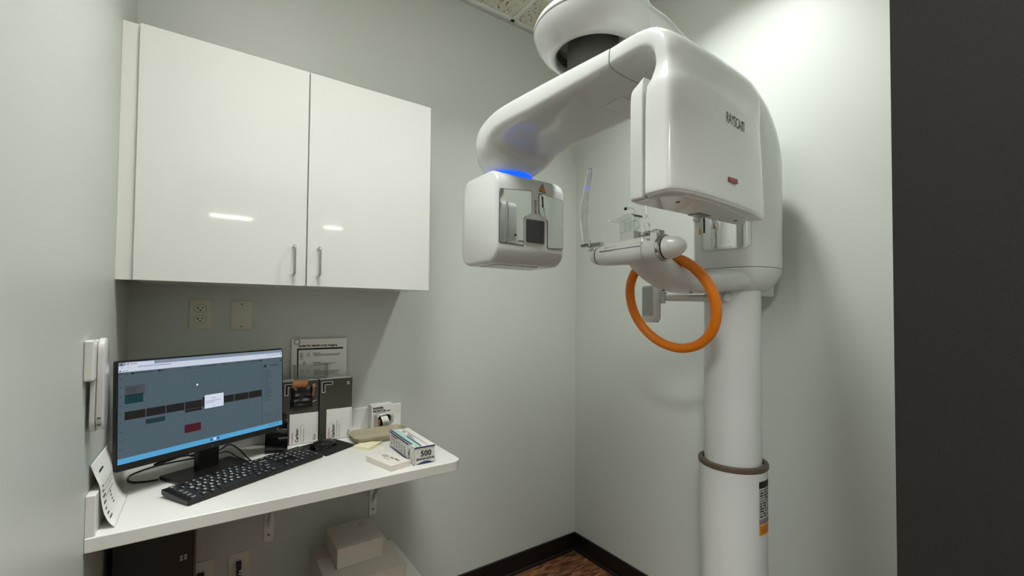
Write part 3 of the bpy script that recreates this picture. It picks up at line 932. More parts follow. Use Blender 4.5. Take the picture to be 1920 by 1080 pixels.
# ------------------------------------------------------------------ tray
tr = thing('instrument_tray', 'beige plastic instrument tray in the back right of the counter', 'tray', (-1.2455, -0.182, ZT), rad(-1.5))
Wt, Dt = 0.232, 0.150
k = MB()
def ringr(w, d, r_, z): return [(p[0], p[1], z) for p in rrect(w, d, r_, 5)]
k.loft([ringr(Wt - 0.030, Dt - 0.030, 0.028, 0.0), ringr(Wt - 0.026, Dt - 0.026, 0.03, 0.002), ringr(Wt - 0.008, Dt - 0.008, 0.034, 0.022), ringr(Wt, Dt, 0.036, 0.024), ringr(Wt, Dt, 0.036, 0.0255),
        ringr(Wt - 0.010, Dt - 0.010, 0.033, 0.0255), ringr(Wt - 0.030, Dt - 0.030, 0.028, 0.004), ringr(Wt - 0.034, Dt - 0.034, 0.026, 0.003)], M['beige'])
k.build('tray', tr, angle=24)

# ------------------------------------------------------------------ notes, small boxes
nt_ = thing('sticky_notes', 'pale yellow sticky note pad between mouse pad and tray', 'notes', (-1.322, -0.275, ZT), math.atan2(-0.066, 0.043))
MB().box((-0.038, -0.038, 0), (0.038, 0.038, 0.009), M['note']).build('pad', nt_, bevel=0.0005)
k = MB()
P = []
for j in range(5):
    for i in range(7):
        u, v = i / 6, j / 4
        P.append((-0.038 + 0.076 * u, -0.038 + 0.076 * v, 0.0094 + 0.006 * max(0, u - 0.5) ** 2 * 4 * v))
k.add(P, [(j * 7 + i, j * 7 + i + 1, (j + 1) * 7 + i + 1, (j + 1) * 7 + i) for j in range(4) for i in range(6)], M['note'])
k.build('top_sheet', nt_)

tb = thing('flat_carton', 'thin flat cream carton lying at the front counter edge', 'box', (-1.3235, -0.500, ZT), math.atan2(-0.144, 0.036) + PI / 2)
k = MB()
k.box((-0.038, -0.074, 0), (0.038, 0.074, 0.0195), M['cream'])
k.build('box', tb, bevel=0.0012)
k = MB()
Xp = Matrix.Translation((0, 0, 0.0200)) @ Matrix.Rotation(-PI / 2, 4, 'Z')
k.text('Aper Mates', 0.012, M['ink'], Xp @ Matrix.Translation((0.000, 0.006, 0)), bold=0.02, width=0.052)
for i in range(2): k.quad(-0.015, -0.006 - 0.006 * i, 0.02, -0.005 - 0.006 * i, 0, M['ink_grey'], Xp)
k.poly([(-0.026 + 0.018 * c_[0], 0.006 + 0.010 * c_[1], 0.0) for c_ in sell(1, 1, 1.6, 20)], M['machine_grey'], Xp)
k.build('print', tb, smooth=False)

sb = thing('sleeve_box', 'blue, mint and white box of 500 sleeves on the counter end', 'box', (-1.2185, -0.442, ZT), rad(-1.0))
w_, l_, h_ = 0.074, 0.252, 0.060
k = MB()
k.box((-w_ / 2, -l_ / 2, 0), (w_ / 2, l_ / 2, h_), M['carton_white'])
k.build('box', sb, bevel=0.001)
k = MB()
Ft = frame((-w_ / 2, l_ / 2, h_ + 0.0012), (0, -1, 0), (1, 0, 0))     # top: x runs to the front, y to the right
k.quad(0.0, 0.001, l_ * 0.86, 0.007, 0.0002, M['navy'], Ft)
k.quad(0.0, 0.007, l_, 0.026, 0, M['mint'], Ft)
k.quad(l_ * 0.45, 0.022, l_ * 0.98, 0.0275, 0.0003, M['navy'], Ft)
k.quad(0.0, 0.047, l_, 0.049, 0.0002, M['ink_grey'], Ft)
k.add([(0.036, 0.034, 0.0003), (0.058, 0.042, 0.0003), (0.058, 0.034, 0.0003)], [(0, 1, 2)], M['navy'], Ft)
for i in range(3): k.quad(0.09, 0.032 + 0.004 * i, 0.17 - 0.02 * i, 0.0335 + 0.004 * i, 0.0003, M['ink_grey'], Ft)
Fs = frame((-w_ / 2 - 0.0012, l_ / 2, 0), (0, -1, 0), (0, 0, 1))       # long left side
for i in range(40):
    k.quad(l_ * i / 40, 0.0005, l_ * (i + 1) / 40, 0.003 + 0.006 * sin(PI * (i + 0.5) / 40), 0, M['navy'], Fs)
k.quad(0.0, h_ - 0.006, l_ * 0.8, h_ - 0.0005, 0, M['navy'], Fs)
k.quad(0.02, 0.046, 0.085, 0.049, 0, M['ink'], Fs)
for i in range(4):
    for j in range(6):
        x_ = 0.018 + 0.027 * j
        k.quad(x_, 0.014 + 0.0075 * i, x_ + (0.018 if (i + j) % 2 else 0.011), 0.0165 + 0.0075 * i, 0, M['ink_grey'] if (i + j) % 2 else M['ink'], Fs)
k.add([(0.196, 0.020, 0.0003), (0.204, 0.020, 0.0003), (0.216, 0.046, 0.0003), (0.209, 0.046, 0.0003)], [(0, 1, 2, 3)], M['navy'], Fs)
k.add([(0.218, 0.042, 0.0003), (0.222, 0.034, 0.0003), (0.228, 0.020, 0.0003), (0.221, 0.020, 0.0003)], [(0, 1, 2, 3)], M['navy'], Fs)
k.quad(0.196, 0.012, 0.226, 0.0145, 0, M['ink_grey'], Fs)
Fe = frame((-w_ / 2, -l_ / 2 - 0.0012, 0), (1, 0, 0), (0, 0, 1))       # front end
k.text('500', 0.026, M['ink'], Fe @ Matrix.Translation((w_ / 2 + 0.004, 0.027, 0.0003)), bold=0.02, align='c', sx=1.0)
k.text('SENSOR SLEEVES', 0.0085, M['ink'], Fe @ Matrix.Translation((w_ / 2 + 0.002, 0.015, 0.0003)), bold=0.04, align='c', width=0.066)
for i in range(32):
    k.quad(0.006 + 0.066 * i / 32, 0.0006, 0.006 + 0.066 * (i + 1) / 32, 0.001 + 0.008 * sin(PI * (i + 0.5) / 32), 0, M['navy'], Fe)
k.quad(0.0, h_ - 0.005, w_, h_ - 0.0005, 0, M['navy'], Fe)
k.build('print', sb, smooth=False)
fl = MB()
fl.add([(-w_ / 2 - 0.0015, -l_ / 2 + 0.038, h_ - 0.004), (-w_ / 2 - 0.0015, -l_ / 2 + 0.038, 0.002), (-w_ / 2 - 0.004, -l_ / 2 - 0.006, 0.004), (-w_ / 2 - 0.006, -l_ / 2 - 0.010, 0.022), (-w_ / 2 - 0.005, -l_ / 2 - 0.006, h_ - 0.010)], [(0, 1, 2, 3, 4)], M['carton_white'])
o = fl.build('loose_flap', sb, smooth=False)
so = o.modifiers.new('thickness', 'SOLIDIFY'); so.thickness = 0.001

# ------------------------------------------------------------------ curled paper by the left wall
cp = thing('curled_paper', 'white printed sheet curling up against the left wall', 'paper', (-2.01, -0.466, ZT))
prof_ = spline([(-2.005, 0.8905), (-2.017, 0.905), (-2.027, 0.930), (-2.0325, 0.962), (-2.0350, 0.990), (-2.0435, 1.018), (-2.0505, 1.042)], 4)
k = MB()
P, fcs = [], []
nv = len(prof_) - 1
nu = 6
for j, q_ in enumerate(prof_):
    for i in range(nu + 1):
        u = i / nu
        sag = 0.010 * sin(PI * j / nv) * (1 - u)
        P.append((q_[0] + sag * 0.2, -0.572 + 0.214 * u, q_[1] - 0.006 * u * j / nv))
fcs = [(j * (nu + 1) + i, j * (nu + 1) + i + 1, (j + 1) * (nu + 1) + i + 1, (j + 1) * (nu + 1) + i) for j in range(nv) for i in range(nu)]
k.add(P, fcs, M['paper'])
o = L(k.build('sheet'), cp)
so = o.modifiers.new('thickness', 'SOLIDIFY'); so.thickness = 0.0005; so.offset = 0
k = MB()
def onp(s_, y, off=0.0012):
    t_ = s_ * nv
    i = min(int(t_), nv - 1)
    f_ = t_ - i
    a, b_ = prof_[i], prof_[i + 1]
    x, z = a[0] + (b_[0] - a[0]) * f_, a[1] + (b_[1] - a[1]) * f_
    u = (y + 0.572) / 0.214
    tx, tz = b_[0] - a[0], b_[1] - a[1]
    l2 = math.hypot(tx, tz)
    return (x + 0.010 * sin(PI * s_) * (1 - u) * 0.2 + tz / l2 * off, y, z - 0.006 * u * s_ - tx / l2 * off)
random.seed(5)
for s_, ya, yb, th_ in [(0.80, -0.53, -0.48, 0.028)] + [(0.62 - 0.075 * i, -0.552, -0.552 + (0.015, 0.02, 0.03, 0.024)[i % 4], 0.022) for i in range(7)] + [(0.40 - 0.05 * i, -0.47, -0.455, 0.016) for i in range(4)]:
    k.poly([onp(s_, ya), onp(s_, yb), onp(s_ + th_, yb), onp(s_ + th_, ya)], M['ink'])
for s_ in (0.60, 0.52, 0.44):
    k.poly([onp(s_, -0.525), onp(s_, -0.42), onp(s_ + 0.008, -0.42), onp(s_ + 0.008, -0.525)], M['ink_grey'])
L(k.build('print', smooth=False), cp)

# ------------------------------------------------------------------ handset on the left wall
hs_ = thing('wall_handset', 'slim white handset in its holder on the left wall', 'handset', (XL, -0.61, 1.23))
k = MB()
k.box((XL, -0.668, 1.247), (XL + 0.017, -0.632, 1.336), M['machine2'])
L(k.build('holder', bevel=0.004, seg=3), hs_)
def slab(x0_, x1_, hw, za, zb, m):
    mb = MB()
    F_ = frame((x0_, -0.605, (za + zb) / 2), (0, -1, 0), (0, 0, 1))
    out = rrect(hw * 2, zb - za, hw * 0.9, 6)
    d = x1_ - x0_
    mb.loft([[(p[0] * s2, p[1] * (1 - (1 - s2) * 0.25), -zz) for p in out] for s2, zz in ((0.88, 0), (1, d * 0.15), (1, d * 0.85), (0.88, d))], m, F_)
    return mb
L(slab(XL + 0.006, XL + 0.0165, 0.030, 1.128, 1.335, M['machine2']).build('back_shell'), hs_)
L(slab(XL + 0.0165, XL + 0.030, 0.030, 1.131, 1.338, M['machine']).build('front_shell'), hs_)
k = MB()
k.box((XL + 0.0095, -0.640, 1.26), (XL + 0.012, -0.6352, 1.33), M['machine2'])
L(k.build('clip', bevel=0.0005), hs_)
k = MB()
for zz in (1.145, 1.16):
    k.box((XL + 0.020, -0.636, zz), (XL + 0.026, -0.6352, zz + 0.003), M['seam'])
L(k.build('marking'), hs_)

# ------------------------------------------------------------------ under the counter
pc = thing('computer_tower', 'dark computer tower hung under the left end of the counter', 'computer', (-1.943, -0.18, 0.42))
k = MB()
k.box((-2.035, -0.335, 0.42), (-1.851, -0.03, 0.80), M['black'])
L(k.build('case', bevel=0.004), pc)
k = MB()
k.box((-2.035, -0.352, 0.42), (-1.853, -0.335, 0.80), M['black'])
L(k.build('front_panel', bevel=0.003), pc)
L(MB().box((-1.8535, -0.352, 0.42), (-1.8475, -0.337, 0.80), M['brown']).build('edge_strip', bevel=0.001), pc)
k = MB()
F = frame((-1.882, -0.3528, 0.676), (1, 0, 0), (0, 0, 1))
for i in range(2):
    for j in range(2):
        k.poly([(p[0] + 0.0095 * i, p[1] + 0.0085 * j + 0.001 * i, 0.0004) for p in rrect(0.0072, 0.0066, 0.0025, 3)], M['label_grey'], F)
        k.poly([(p[0] + 0.0095 * i, p[1] + 0.0085 * j + 0.001 * i, 0.0006) for p in rrect(0.0026, 0.0024, 0.0008, 3)], M['ink'], F)
L(k.build('emblem', smooth=False), pc)
for yy in (-0.27, -0.10):
    L(MB().box((-1.98, yy - 0.015, 0.80), (-1.90, yy + 0.015, ZB), M['black']).build('hanger', bevel=0.001), pc)

lc = thing('low_cabinet', 'low white cabinet on the floor under the counter', 'cabinet', (-1.31, -0.21, 0))
k = MB()
k.box((-1.465, -0.42, 0.05), (-1.135, -0.02, 0.362), M['white_lac'])
L(k.build('body', bevel=0.002), lc)
L(MB().box((-1.470, -0.43, 0.362), (-1.130, -0.016, 0.380), M['white_lac']).build('top', bevel=0.002), lc)
for zz in (0.06, 0.21):
    d = L(MB().box((-1.46, -0.436, zz), (-1.14, -0.42, zz + 0.142), M['white_lac']).build('drawer', bevel=0.002), lc)
for sx in (-1.44, -1.165):
    for sy in (-0.39, -0.05):
        L(MB().box((sx - 0.02, sy - 0.02, 0), (sx + 0.02, sy + 0.02, 0.05), M['black']).build('foot'), lc)

def gift(name, label, x0_, x1_, y0_, y1_, z0_, z1_, logo, rz=0):
    t = thing(name, label, 'box', ((x0_ + x1_) / 2, (y0_ + y1_) / 2, z0_), rz, 'pale boxes stacked under the counter')
    w, d, h2 = x1_ - x0_, y1_ - y0_, z1_ - z0_
    MB().box((-w / 2 + 0.002, -d / 2 + 0.002, 0), (w / 2 - 0.002, d / 2 - 0.002, h2 - 0.002), M['greybox']).build('base', t, bevel=0.0008)
    k = MB()
    k.box((-w / 2, -d / 2, h2 - 0.003), (w / 2, d / 2, h2), M['greybox'])
    k.box((-w / 2, -d / 2, 0.001), (-w / 2 + 0.002, d / 2, h2 - 0.003), M['greybox'])
    k.box((w / 2 - 0.002, -d / 2, 0.001), (w / 2, d / 2, h2 - 0.003), M['greybox'])
    k.build('lid', t, bevel=0.0008)
    if logo:
        k = MB()
        Xl = Matrix.Translation((0.042, 0.055, h2 + 0.0005))
        k.poly([(p[0], p[1], 0) for p in sell(0.015, 0.019, 2, 28)], M['machine_grey'], Xl)
        k.poly([(p[0] + 0.004, p[1] - 0.006, 0.0003) for p in sell(0.008, 0.010, 2, 20)], M['greybox'], Xl)
        k.quad(-0.016, -0.034, -0.006, -0.030, 0, M['machine_grey'], Xl)
        k.quad(-0.012, -0.041, -0.008, -0.034, 0, M['machine_grey'], Xl)
        k.build('emblem', t, smooth=False)['label'] = 'small grey oval emblem on lid'
    return t
gift('gift_box', 'small pale box with oval emblem, on top of the larger box', -1.433, -1.262, -0.298, -0.108, 0.4735, 0.545, True)
gift('storage_box', 'larger pale box under the small one with the emblem', -1.482, -1.212, -0.395, -0.095, 0.3805, 0.473, False)

# ------------------------------------------------------------------ panoramic x-ray machine
CX, CY = -0.243, -1.098
xm_ = thing('dental_xray_machine', 'large white panoramic dental x-ray machine with orange hand ring', 'x-ray machine', (CX, CY, 0))
def X_(o):
    o.parent = xm_
    o.matrix_parent_inverse = Matrix.Translation((-CX, -CY, 0))
    return o
def sub(o, part):
    o.parent = part          # the part itself sits at the world origin
    return o
WH, W2, GR = M['machine'], M['machine2'], M['machine_grey']
TC = Matrix.Translation((CX, CY, 0))
# column
X_(MB().lathe([(0.16, 0.0), (0.16, 0.012), (0.112, 0.014), (0.112, 0.862), (0.110, 0.864)], WH, TC, 64).build('outer_column'))
X_(MB().lathe([(0.0955, 0.80), (0.0955, 1.50)], WH, TC, 64).build('inner_column'))
X_(MB().lathe([(0.099, 0.856), (0.114, 0.856), (0.1165, 0.859), (0.1165, 0.871), (0.114, 0.874), (0.101, 0.874), (0.0985, 0.866)], M['brown'], TC, 64, caps=False).build('collar_ring'))['label'] = 'brown rubber collar on column'
# warning / rating label on the right of the outer column
f2 = Vector((-0.878, -0.479, 0)); r2 = Vector((0.479, -0.878, 0))
def colpt(phi, z, off):
    v = f2 * cos(phi) + r2 * sin(phi)
    return (CX + v.x * (0.112 + off), CY + v.y * (0.112 + off), z)
k = MB()
def cpatch(p0, p1, za, zb, m, off):
    n_ = max(1, int((p1 - p0) / 6))
    vs, fs = [], []
    for i in range(n_ + 1):
        ph_ = rad(p0 + (p1 - p0) * i / n_)
        vs += [colpt(ph_, za, off), colpt(ph_, zb, off)]
    for i in range(n_):
        fs.append((2 * i, 2 * i + 2, 2 * i + 3, 2 * i + 1))
    k.add(vs, fs, m)
cpatch(46, 82, 0.645, 0.828, M['label_grey'], 0.0008)
cpatch(46, 82, 0.805, 0.828, M['ink'], 0.0011)
cpatch(46, 82, 0.645, 0.682, M['yellow_sign'], 0.0011)
random.seed(9)
for i in range(11):
    zz = 0.80 - 0.0088 * i
    pa = 48
    while pa < 78:
        pb = min(80, pa + random.uniform(4, 12))
        cpatch(pa, pb, zz - 0.005, zz, random.choice([M['ink'], M['ink_grey'], M['ink']]), 0.0013)
        pa = pb + random.uniform(2, 4)
cpatch(46, 82, 0.683, 0.70, M['ink_grey'], 0.0012)
for i in range(4): cpatch(48, 78 - 6 * (i % 2), 0.652 + 0.0066 * i, 0.6545 + 0.0066 * i, M['ink'], 0.0013)
X_(k.build('rating_label', smooth=False))['label'] = 'silver and orange rating label'

# carriage: upright body arching forward into the overhead arm
def section(c, tx, tz, hy, ht, e, n=48):
    # cross-section spanned by +y and the in-plane normal (tx,tz) in xz
    return [(c[0] + q_[1] * tx, CY + q_[0], c[1] + q_[1] * tz) for q_ in sell(hy, ht, e, n)]
st_ = []
BXc = -0.205
for z_ in (1.568, 1.62, 1.75, 1.88, 1.96):
    st_.append(section((BXc, z_), -1, 0, 0.138, 0.138, 2.7))
R_ = 0.225
for a in range(10, 91, 10):
    t_ = rad(a)
    c = (BXc - R_ + R_ * cos(t_), 1.96 + R_ * sin(t_))
    f_ = a / 90
    st_.append(section(c, -cos(t_), -sin(t_), 0.138 - 0.034 * f_ ** 1.3, 0.138 - 0.068 * f_, 2.7))
for x_, zz, hy, ht in ((-0.55, 2.190, 0.108, 0.064), (-0.70, 2.195, 0.122, 0.060), (-0.82, 2.198, 0.145, 0.056), (-0.92, 2.200, 0.15, 0.05)):
    st_.append(section((x_, zz), 0, -1, hy, ht, 2.2))
X_(MB().loft(st_, WH).build('carriage_frame', angle=60))
# bowl under the carriage
st_ = []
for z_, a_, b_, c_ in ((1.566, 0.138, 0.138, 0), (1.545, 0.140, 0.135, 0.004), (1.515, 0.134, 0.120, 0.012), (1.490, 0.118, 0.100, 0.024), (1.477, 0.09, 0.078, 0.036), (1.475, 0.07, 0.055, 0.04)):
    st_.append([(BXc - c_ + q_[0] * 1.0, CY + q_[1], z_) for q_ in sell(a_, b_, 2.6)])
X_(MB().loft(st_, WH).build('carriage_bowl', angle=60))
X_(MB().box((-0.150, CY - 0.060, 1.470), (-0.045, CY + 0.095, 1.545), WH).build('rear_block', bevel=0.006))
X_(MB().loft([[(BXc + q_[0], CY + q_[1], z_) for q_ in sell(0.1372, 0.1372, 2.65)] for z_ in (1.5655, 1.5685)], M['seam'], caps=False).build('carriage_seam'))
# mirror panel wrapped on the carriage front
k = MB()
def body_x(y, off=0.0):
    t_ = min(0.999, abs((y - CY) / 0.138))
    return BXc - 0.138 * (1 - t_ ** 2.7) ** (1 / 2.7) - off
def wrap(name, ya, yb, za, zb, m, off, parent=None, rr=0.012):
    mb = MB()
    n_ = 14
    out = []
    for i in range(n_ + 1):
        y = ya + (yb - ya) * i / n_
        e_ = min(i, n_ - i) * abs(yb - ya) / n_
        dz = rr - math.sqrt(max(0, rr * rr - (rr - min(rr, e_)) ** 2))
        out.append((y, za + dz, zb - dz))
    rings = []
    for d_2 in (0.0, off):
        rings.append([(body_x(y, d_2), y, z) for y, z, _ in out] + [(body_x(y, d_2), y, z) for y, _, z in reversed(out)])
    n2 = len(rings[0])
    vs = rings[0] + rings[1]
    fs = [(i, (i + 1) % n2, n2 + (i + 1) % n2, n2 + i) for i in range(n2)]
    for i in range(n_):
        fs.append((n2 + i, n2 + i + 1, n2 + n2 - 2 - i, n2 + n2 - 1 - i))
    mb.add(vs, fs, m)
    return mb.build(name, smooth=True, angle=30)
pm = X_(wrap('patient_mirror', -1.205, -1.040, 1.632, 1.815, M['chrome'], 0.004))
pm['label'] = 'chrome framed mirror on carriage'
sub(wrap('mirror_glass', -1.199, -1.046, 1.638, 1.809, M['mirror'], 0.0052), pm)
k = MB()
k.add([(body_x(y, 0.0062), y, z) for y, z in ((-1.0475, 1.70), (-1.0545, 1.70), (-1.0545, 1.79), (-1.0475, 1.79))], [(0, 1, 2, 3)], M['slot'])
sub(k.build('laser_slot', smooth=False), pm)
X_(MB().add([(body_x(y, 0.002), y, z) for y, z in ((-1.018, 1.700), (-1.036, 1.700), (-1.027, 1.728))], [(0, 1, 2)], M['yellow_sign']).build('laser_sign', smooth=False))['label'] = 'small orange warning triangle'
X_(MB().lathe([(0.012, 0), (0.012, 0.012), (0.007, 0.02), (0, 0.022)], WH, frame((body_x(-1.015), -1.015, 1.757), (0, -1, 0), (0, 0, 1)), 20).build('front_knob'))

# overhead disc
AX, AY = -0.945, -1.080
TD = Matrix.Translation((AX, AY, 0))
X_(MB().lathe([(0.106, 2.150), (0.108, 2.136), (0.116, 2.131), (0.130, 2.136), (0.146, 2.150), (0.161, 2.172), (0.170, 2.196), (0.1705, 2.199)], WH, TD, 72, caps=False).build('disc_lower_shell', angle=60))
X_(MB().lathe([(0.1705, 2.2005), (0.1725, 2.202), (0.1725, 2.208), (0.166, 2.222), (0.150, 2.236), (0.12, 2.250), (0.08, 2.259), (0.0, 2.263)], WH, TD, 72).build('disc_top_cover', angle=60))
X_(MB().lathe([(0.107, 2.150), (0.100, 2.168), (0.0, 2.172)], M['recess'], TD, 64, caps=False).build('pivot_recess', angle=60))['label'] = 'dark grey pivot recess'
X_(MB().lathe([(0.075, 2.04), (0.075, 2.17)], M['recess'], TD, 48).build('pivot_hub'))

# rotating arm (profile in the y-z plane, swept, flattened beam with a neck at the far end)
def arm_section(y, z, tilt, xl, xr, b_, e, n=56):
    xc_, a_ = (xl + xr) / 2, (xr - xl) / 2
    ny, nz = sin(tilt), cos(tilt)          # in-plane normal of the section's thickness direction
    return [(xc_ + q_[0], y + q_[1] * ny, z + q_[1] * nz) for q_ in sell(a_, b_, e, n)]
# tilt: 90deg = thickness along y (vertical neck), 0 = thickness along z (beam)
stn = [(-0.650, 1.897, 90, -1.026, -0.862, 0.080, 2.0),
       (-0.649, 1.906, 88, -1.036, -0.850, 0.080, 2.1),
       (-0.652, 1.930, 80, -1.060, -0.822, 0.080, 2.4),
       (-0.664, 1.965, 64, -1.078, -0.798, 0.080, 2.8),
       (-0.690, 2.000, 44, -1.084, -0.784, 0.070, 3.4),
       (-0.738, 2.021, 22, -1.085, -0.778, 0.055, 3.8),
       (-0.810, 2.028, 6, -1.085, -0.776, 0.045, 4.5),
       (-0.950, 2.027, -1, -1.075, -0.777, 0.042, 4.8),
       (-1.100, 2.028, -1, -1.062, -0.770, 0.037, 4.8),
       (-1.2325, 2.030, -3, -1.0480, -0.701, 0.0325, 4.8)]
rings = [arm_section(y, z, rad(t_), xl, xr, b_, e) for y, z, t_, xl, xr, b_, e in interp(stn, 4)]
ra = X_(MB().loft(rings, WH).build('rotating_arm', angle=60))
k = MB()
k.add([(-0.925, -1.10, 1.9904), (-0.855, -1.10, 1.9904), (-0.855, -1.165, 1.9934), (-0.925, -1.165, 1.9934)], [(0, 1, 2, 3)], W2)  # slightly paler patch just under the arm
sub(k.build('underside_patch', smooth=False), ra)
# front shell: bends down from the beam and carries the tube
stn = [(-1.2355, 2.03, -3, -1.0475, -0.7, 0.032, 4.8, 0.0),
       (-1.295, 2.03, -4, -1.0465, -0.68, 0.0315, 4.8, 0.0),
       (-1.34, 2.024, -20, -1.046, -0.668, 0.031, 4.6, 0.1),
       (-1.368, 2.006, -46, -1.0455, -0.652, 0.0308, 4.4, 0.2),
       (-1.38, 1.98, -70, -1.045, -0.64, 0.031, 4.4, 0.4),
       (-1.3815, 1.9512, -86, -1.0439, -0.6297, 0.0316, 4.4, 0.7),
       (-1.3803, 1.9196, -90, -1.0509, -0.6262, 0.0421, 4.4, 0.9),
       (-1.378, 1.8904, -90, -1.0568, -0.6204, 0.0503, 4.6, 1.0),
       (-1.378, 1.75, -90, -1.0591, -0.6051, 0.0515, 4.6, 1.0),
       (-1.378, 1.6751, -90, -1.0591, -0.5993, 0.0515, 4.6, 1.0),
       (-1.378, 1.6657, -90, -1.0579, -0.6005, 0.0497, 4.6, 1.0),
       (-1.378, 1.6599, -90, -1.0521, -0.6075, 0.0456, 4.6, 1.0)]
def shell_section(y, z, tilt, xl, xr, b_, e, w):
    xc_, a_ = (xl + xr) / 2, (xr - xl) / 2
    ny, nz = sin(tilt), cos(tilt)
    out = []
    for q_ in sell(a_, b_, e, 72):
        t_ = q_[1]
        if t_ > 0:                      # outer face thins towards the right edge
            t_ *= 1 - w * 0.78 * ((q_[0] / a_ + 1) / 2) ** 2.4
        else:
            t_ *= 1 - w * 0.15 * ((q_[0] / a_ + 1) / 2) ** 2
        out.append((xc_ + q_[0], y + t_ * ny, z + t_ * nz))
    return out
rings = [shell_section(y, z, rad(t_), xl, xr, b_, e, w) for y, z, t_, xl, xr, b_, e, w in interp(stn, 3)]
shell = X_(MB().loft(rings, WH).build('tube_shell', angle=60))
k = MB()
Fb = frame((-0.859, -1.4238, 1.8506), (1, 0.093, 0), (0, 0, 1))
k.text('RAYSCA', 0.0363, M['ink'], Fb, bold=0.0, width=0.0772)
# the last letter has the wide lower-case shape
k.quad(0.0812, 0, 0.0845, 0.0252, 0, M['ink'], Fb); k.quad(0.0845, 0.0220, 0.0925, 0.0252, 0, M['ink'], Fb); k.quad(0.0925, 0.0, 0.0958, 0.0252, 0, M['ink'], Fb)
sub(k.build('brand_lettering', smooth=False), shell)['label'] = 'black brand lettering'
sub(MB().box((-0.8544, -1.4271, 1.7114), (-0.8169, -1.4143, 1.7225), M['red_led']).build('indicator_light', bevel=0.001), shell)['label'] = 'dark red indicator bar'
# inner tube housing facing the patient
poly = [(-1.0509, -1.3359), (-1.0509, -1.3031), (-1.0415, -1.2949), (-0.6227, -1.3054), (-0.6016, -1.3171), (-0.5993, -1.3359)]
def tub(z, i, dz=0.0):
    cx_, cy_ = -0.8251, -1.3207
    return [(cx_ + (x - cx_) * (1 - i), cy_ + (y - cy_) * (1 - i * 2), z + dz * min(1.0, max(0.0, (-1.300 - y) / 0.036))) for x, y in poly]
tbx = X_(MB().loft([tub(1.6611, 0.01), tub(1.6681, 0), tub(1.872, 0), tub(1.892, 0.002, 0.006), tub(1.905, 0.008, 0.014), tub(1.913, 0.02, 0.020), tub(1.916, 0.04, 0.022)], WH).build('tube_housing', bevel=0.006, seg=4, angle=50))
k = MB()
k.prism([(-1.038, -1.3054), (-0.6227, -1.3171), (-0.6168, -1.3359), (-0.6578, -1.3616), (-0.7397, -1.3885), (-0.8333, -1.4061), (-0.9269, -1.4143), (-1.0088, -1.4131), (-1.038, -1.385)], 1.6558, 1.6622, WH)
bc = X_(k.build('bottom_cover', bevel=0.001))
sub(MB().box((-0.8391, -1.3405, 1.6545), (-0.7865, -1.309, 1.6559), M['window_dark']).build('bottom_window'), bc)
for x_, y_ in ((-0.9737, -1.3733), (-0.6753, -1.3441)):
    sub(MB().lathe([(0.005, 1.6546), (0.005, 1.656)], M['seam'], Matrix.Translation((x_, y_, 0)), 12).build('screw'), bc)

# detector unit
dx0, dx1 = -1.069, -0.774
dy0, dy1, dz0, dz1 = -0.770, -0.528, 1.568, 1.880
def dring(x, s_, r_=0.055):
    cy_, cz_ = (dy0 + dy1) / 2, (dz0 + dz1) / 2
    return [(x, cy_ + p[0], cz_ + p[1]) for p in rrect((dy1 - dy0) - 2 * s_, (dz1 - dz0) - 2 * s_, max(0.01, r_ - s_), 8)]
k = MB()
k.loft([dring(dx0, 0.010), dring(dx0 + 0.003, 0.004), dring(dx0 + 0.010, 0.0), dring(dx1 - 0.020, 0.0), dring(dx1 - 0.010, 0.002), dring(dx1 - 0.003, 0.008), dring(dx1, 0.018)], WH)
det = X_(k.build('detector_head', angle=50))
X_(MB().loft([dring(dx0 - 0.0002, 0.0095)[:], dring(dx0 + 0.0028, 0.0038)], M['machine'], caps=False).build('side_trim'))
YM = -0.7708
FM = frame((0, YM, 0), (1, 0, 0), (0, 0, 1))
def panel(pts, name, m, th_, parent):
    return sub(MB().prism(pts, -0.001, th_, m, FM).build(name, bevel=0.0006), parent)
def grow(pts, d):
    cx_ = sum(p[0] for p in pts) / len(pts); cz_ = sum(p[1] for p in pts) / len(pts)
    return [(p[0] + math.copysign(d, p[0] - cx_), p[1] + math.copysign(d, p[1] - cz_)) for p in pts]
lp = [(-1.060, 1.808), (-0.931, 1.820), (-0.929, 1.744), (-0.963, 1.725), (-0.962, 1.631), (-1.060, 1.633)]
rp = [(-0.896, 1.818), (-0.788, 1.808), (-0.786, 1.634), (-0.856, 1.630), (-0.857, 1.729), (-0.896, 1.745)]
def soften(pts, r_, n_=4):
    out = []
    for i, p_ in enumerate(pts):
        a_, b2 = Vector(pts[i - 1]), Vector(pts[(i + 1) % len(pts)])
        p_ = Vector(p_)
        u_, v_ = (a_ - p_).normalized() * r_, (b2 - p_).normalized() * r_
        for k_ in range(n_ + 1):
            t_ = k_ / n_
            q_ = (p_ + u_) * (1 - t_) ** 2 + p_ * 2 * t_ * (1 - t_) + (p_ + v_) * t_ ** 2
            out.append((q_.x, q_.y))
    return out
lp, rp = soften(lp, 0.007), soften(rp, 0.007)
for pts in (lp, rp):
    fr = panel(grow(pts, 0.0018), 'mirror_frame', M['seam'], 0.0008, det)
    o = MB().prism(pts, 0.0, 0.0016, M['mirror'], FM).build('mirror_panel', bevel=0.0005)
    sub(o, det)
    o['label'] = 'mirror chrome front panel'
wn = MB()
wn.prism(rrect(0.088, 0.088, 0.008), -0.001, 0.002, GR, FM @ Matrix.Translation((-0.9135, 1.682, 0)))
wn.prism(rrect(0.080, 0.080, 0.006), 0.0, 0.0026, M['seam'], FM @ Matrix.Translation((-0.9135, 1.682, 0)))
wn.prism(rrect(0.070, 0.070, 0.003), 0.0, 0.0032, M['window_dark'], FM @ Matrix.Translation((-0.9135, 1.682, 0)))
sub(wn.build('beam_window'), det)['label'] = 'dark square window in grey bezel'
k = MB()
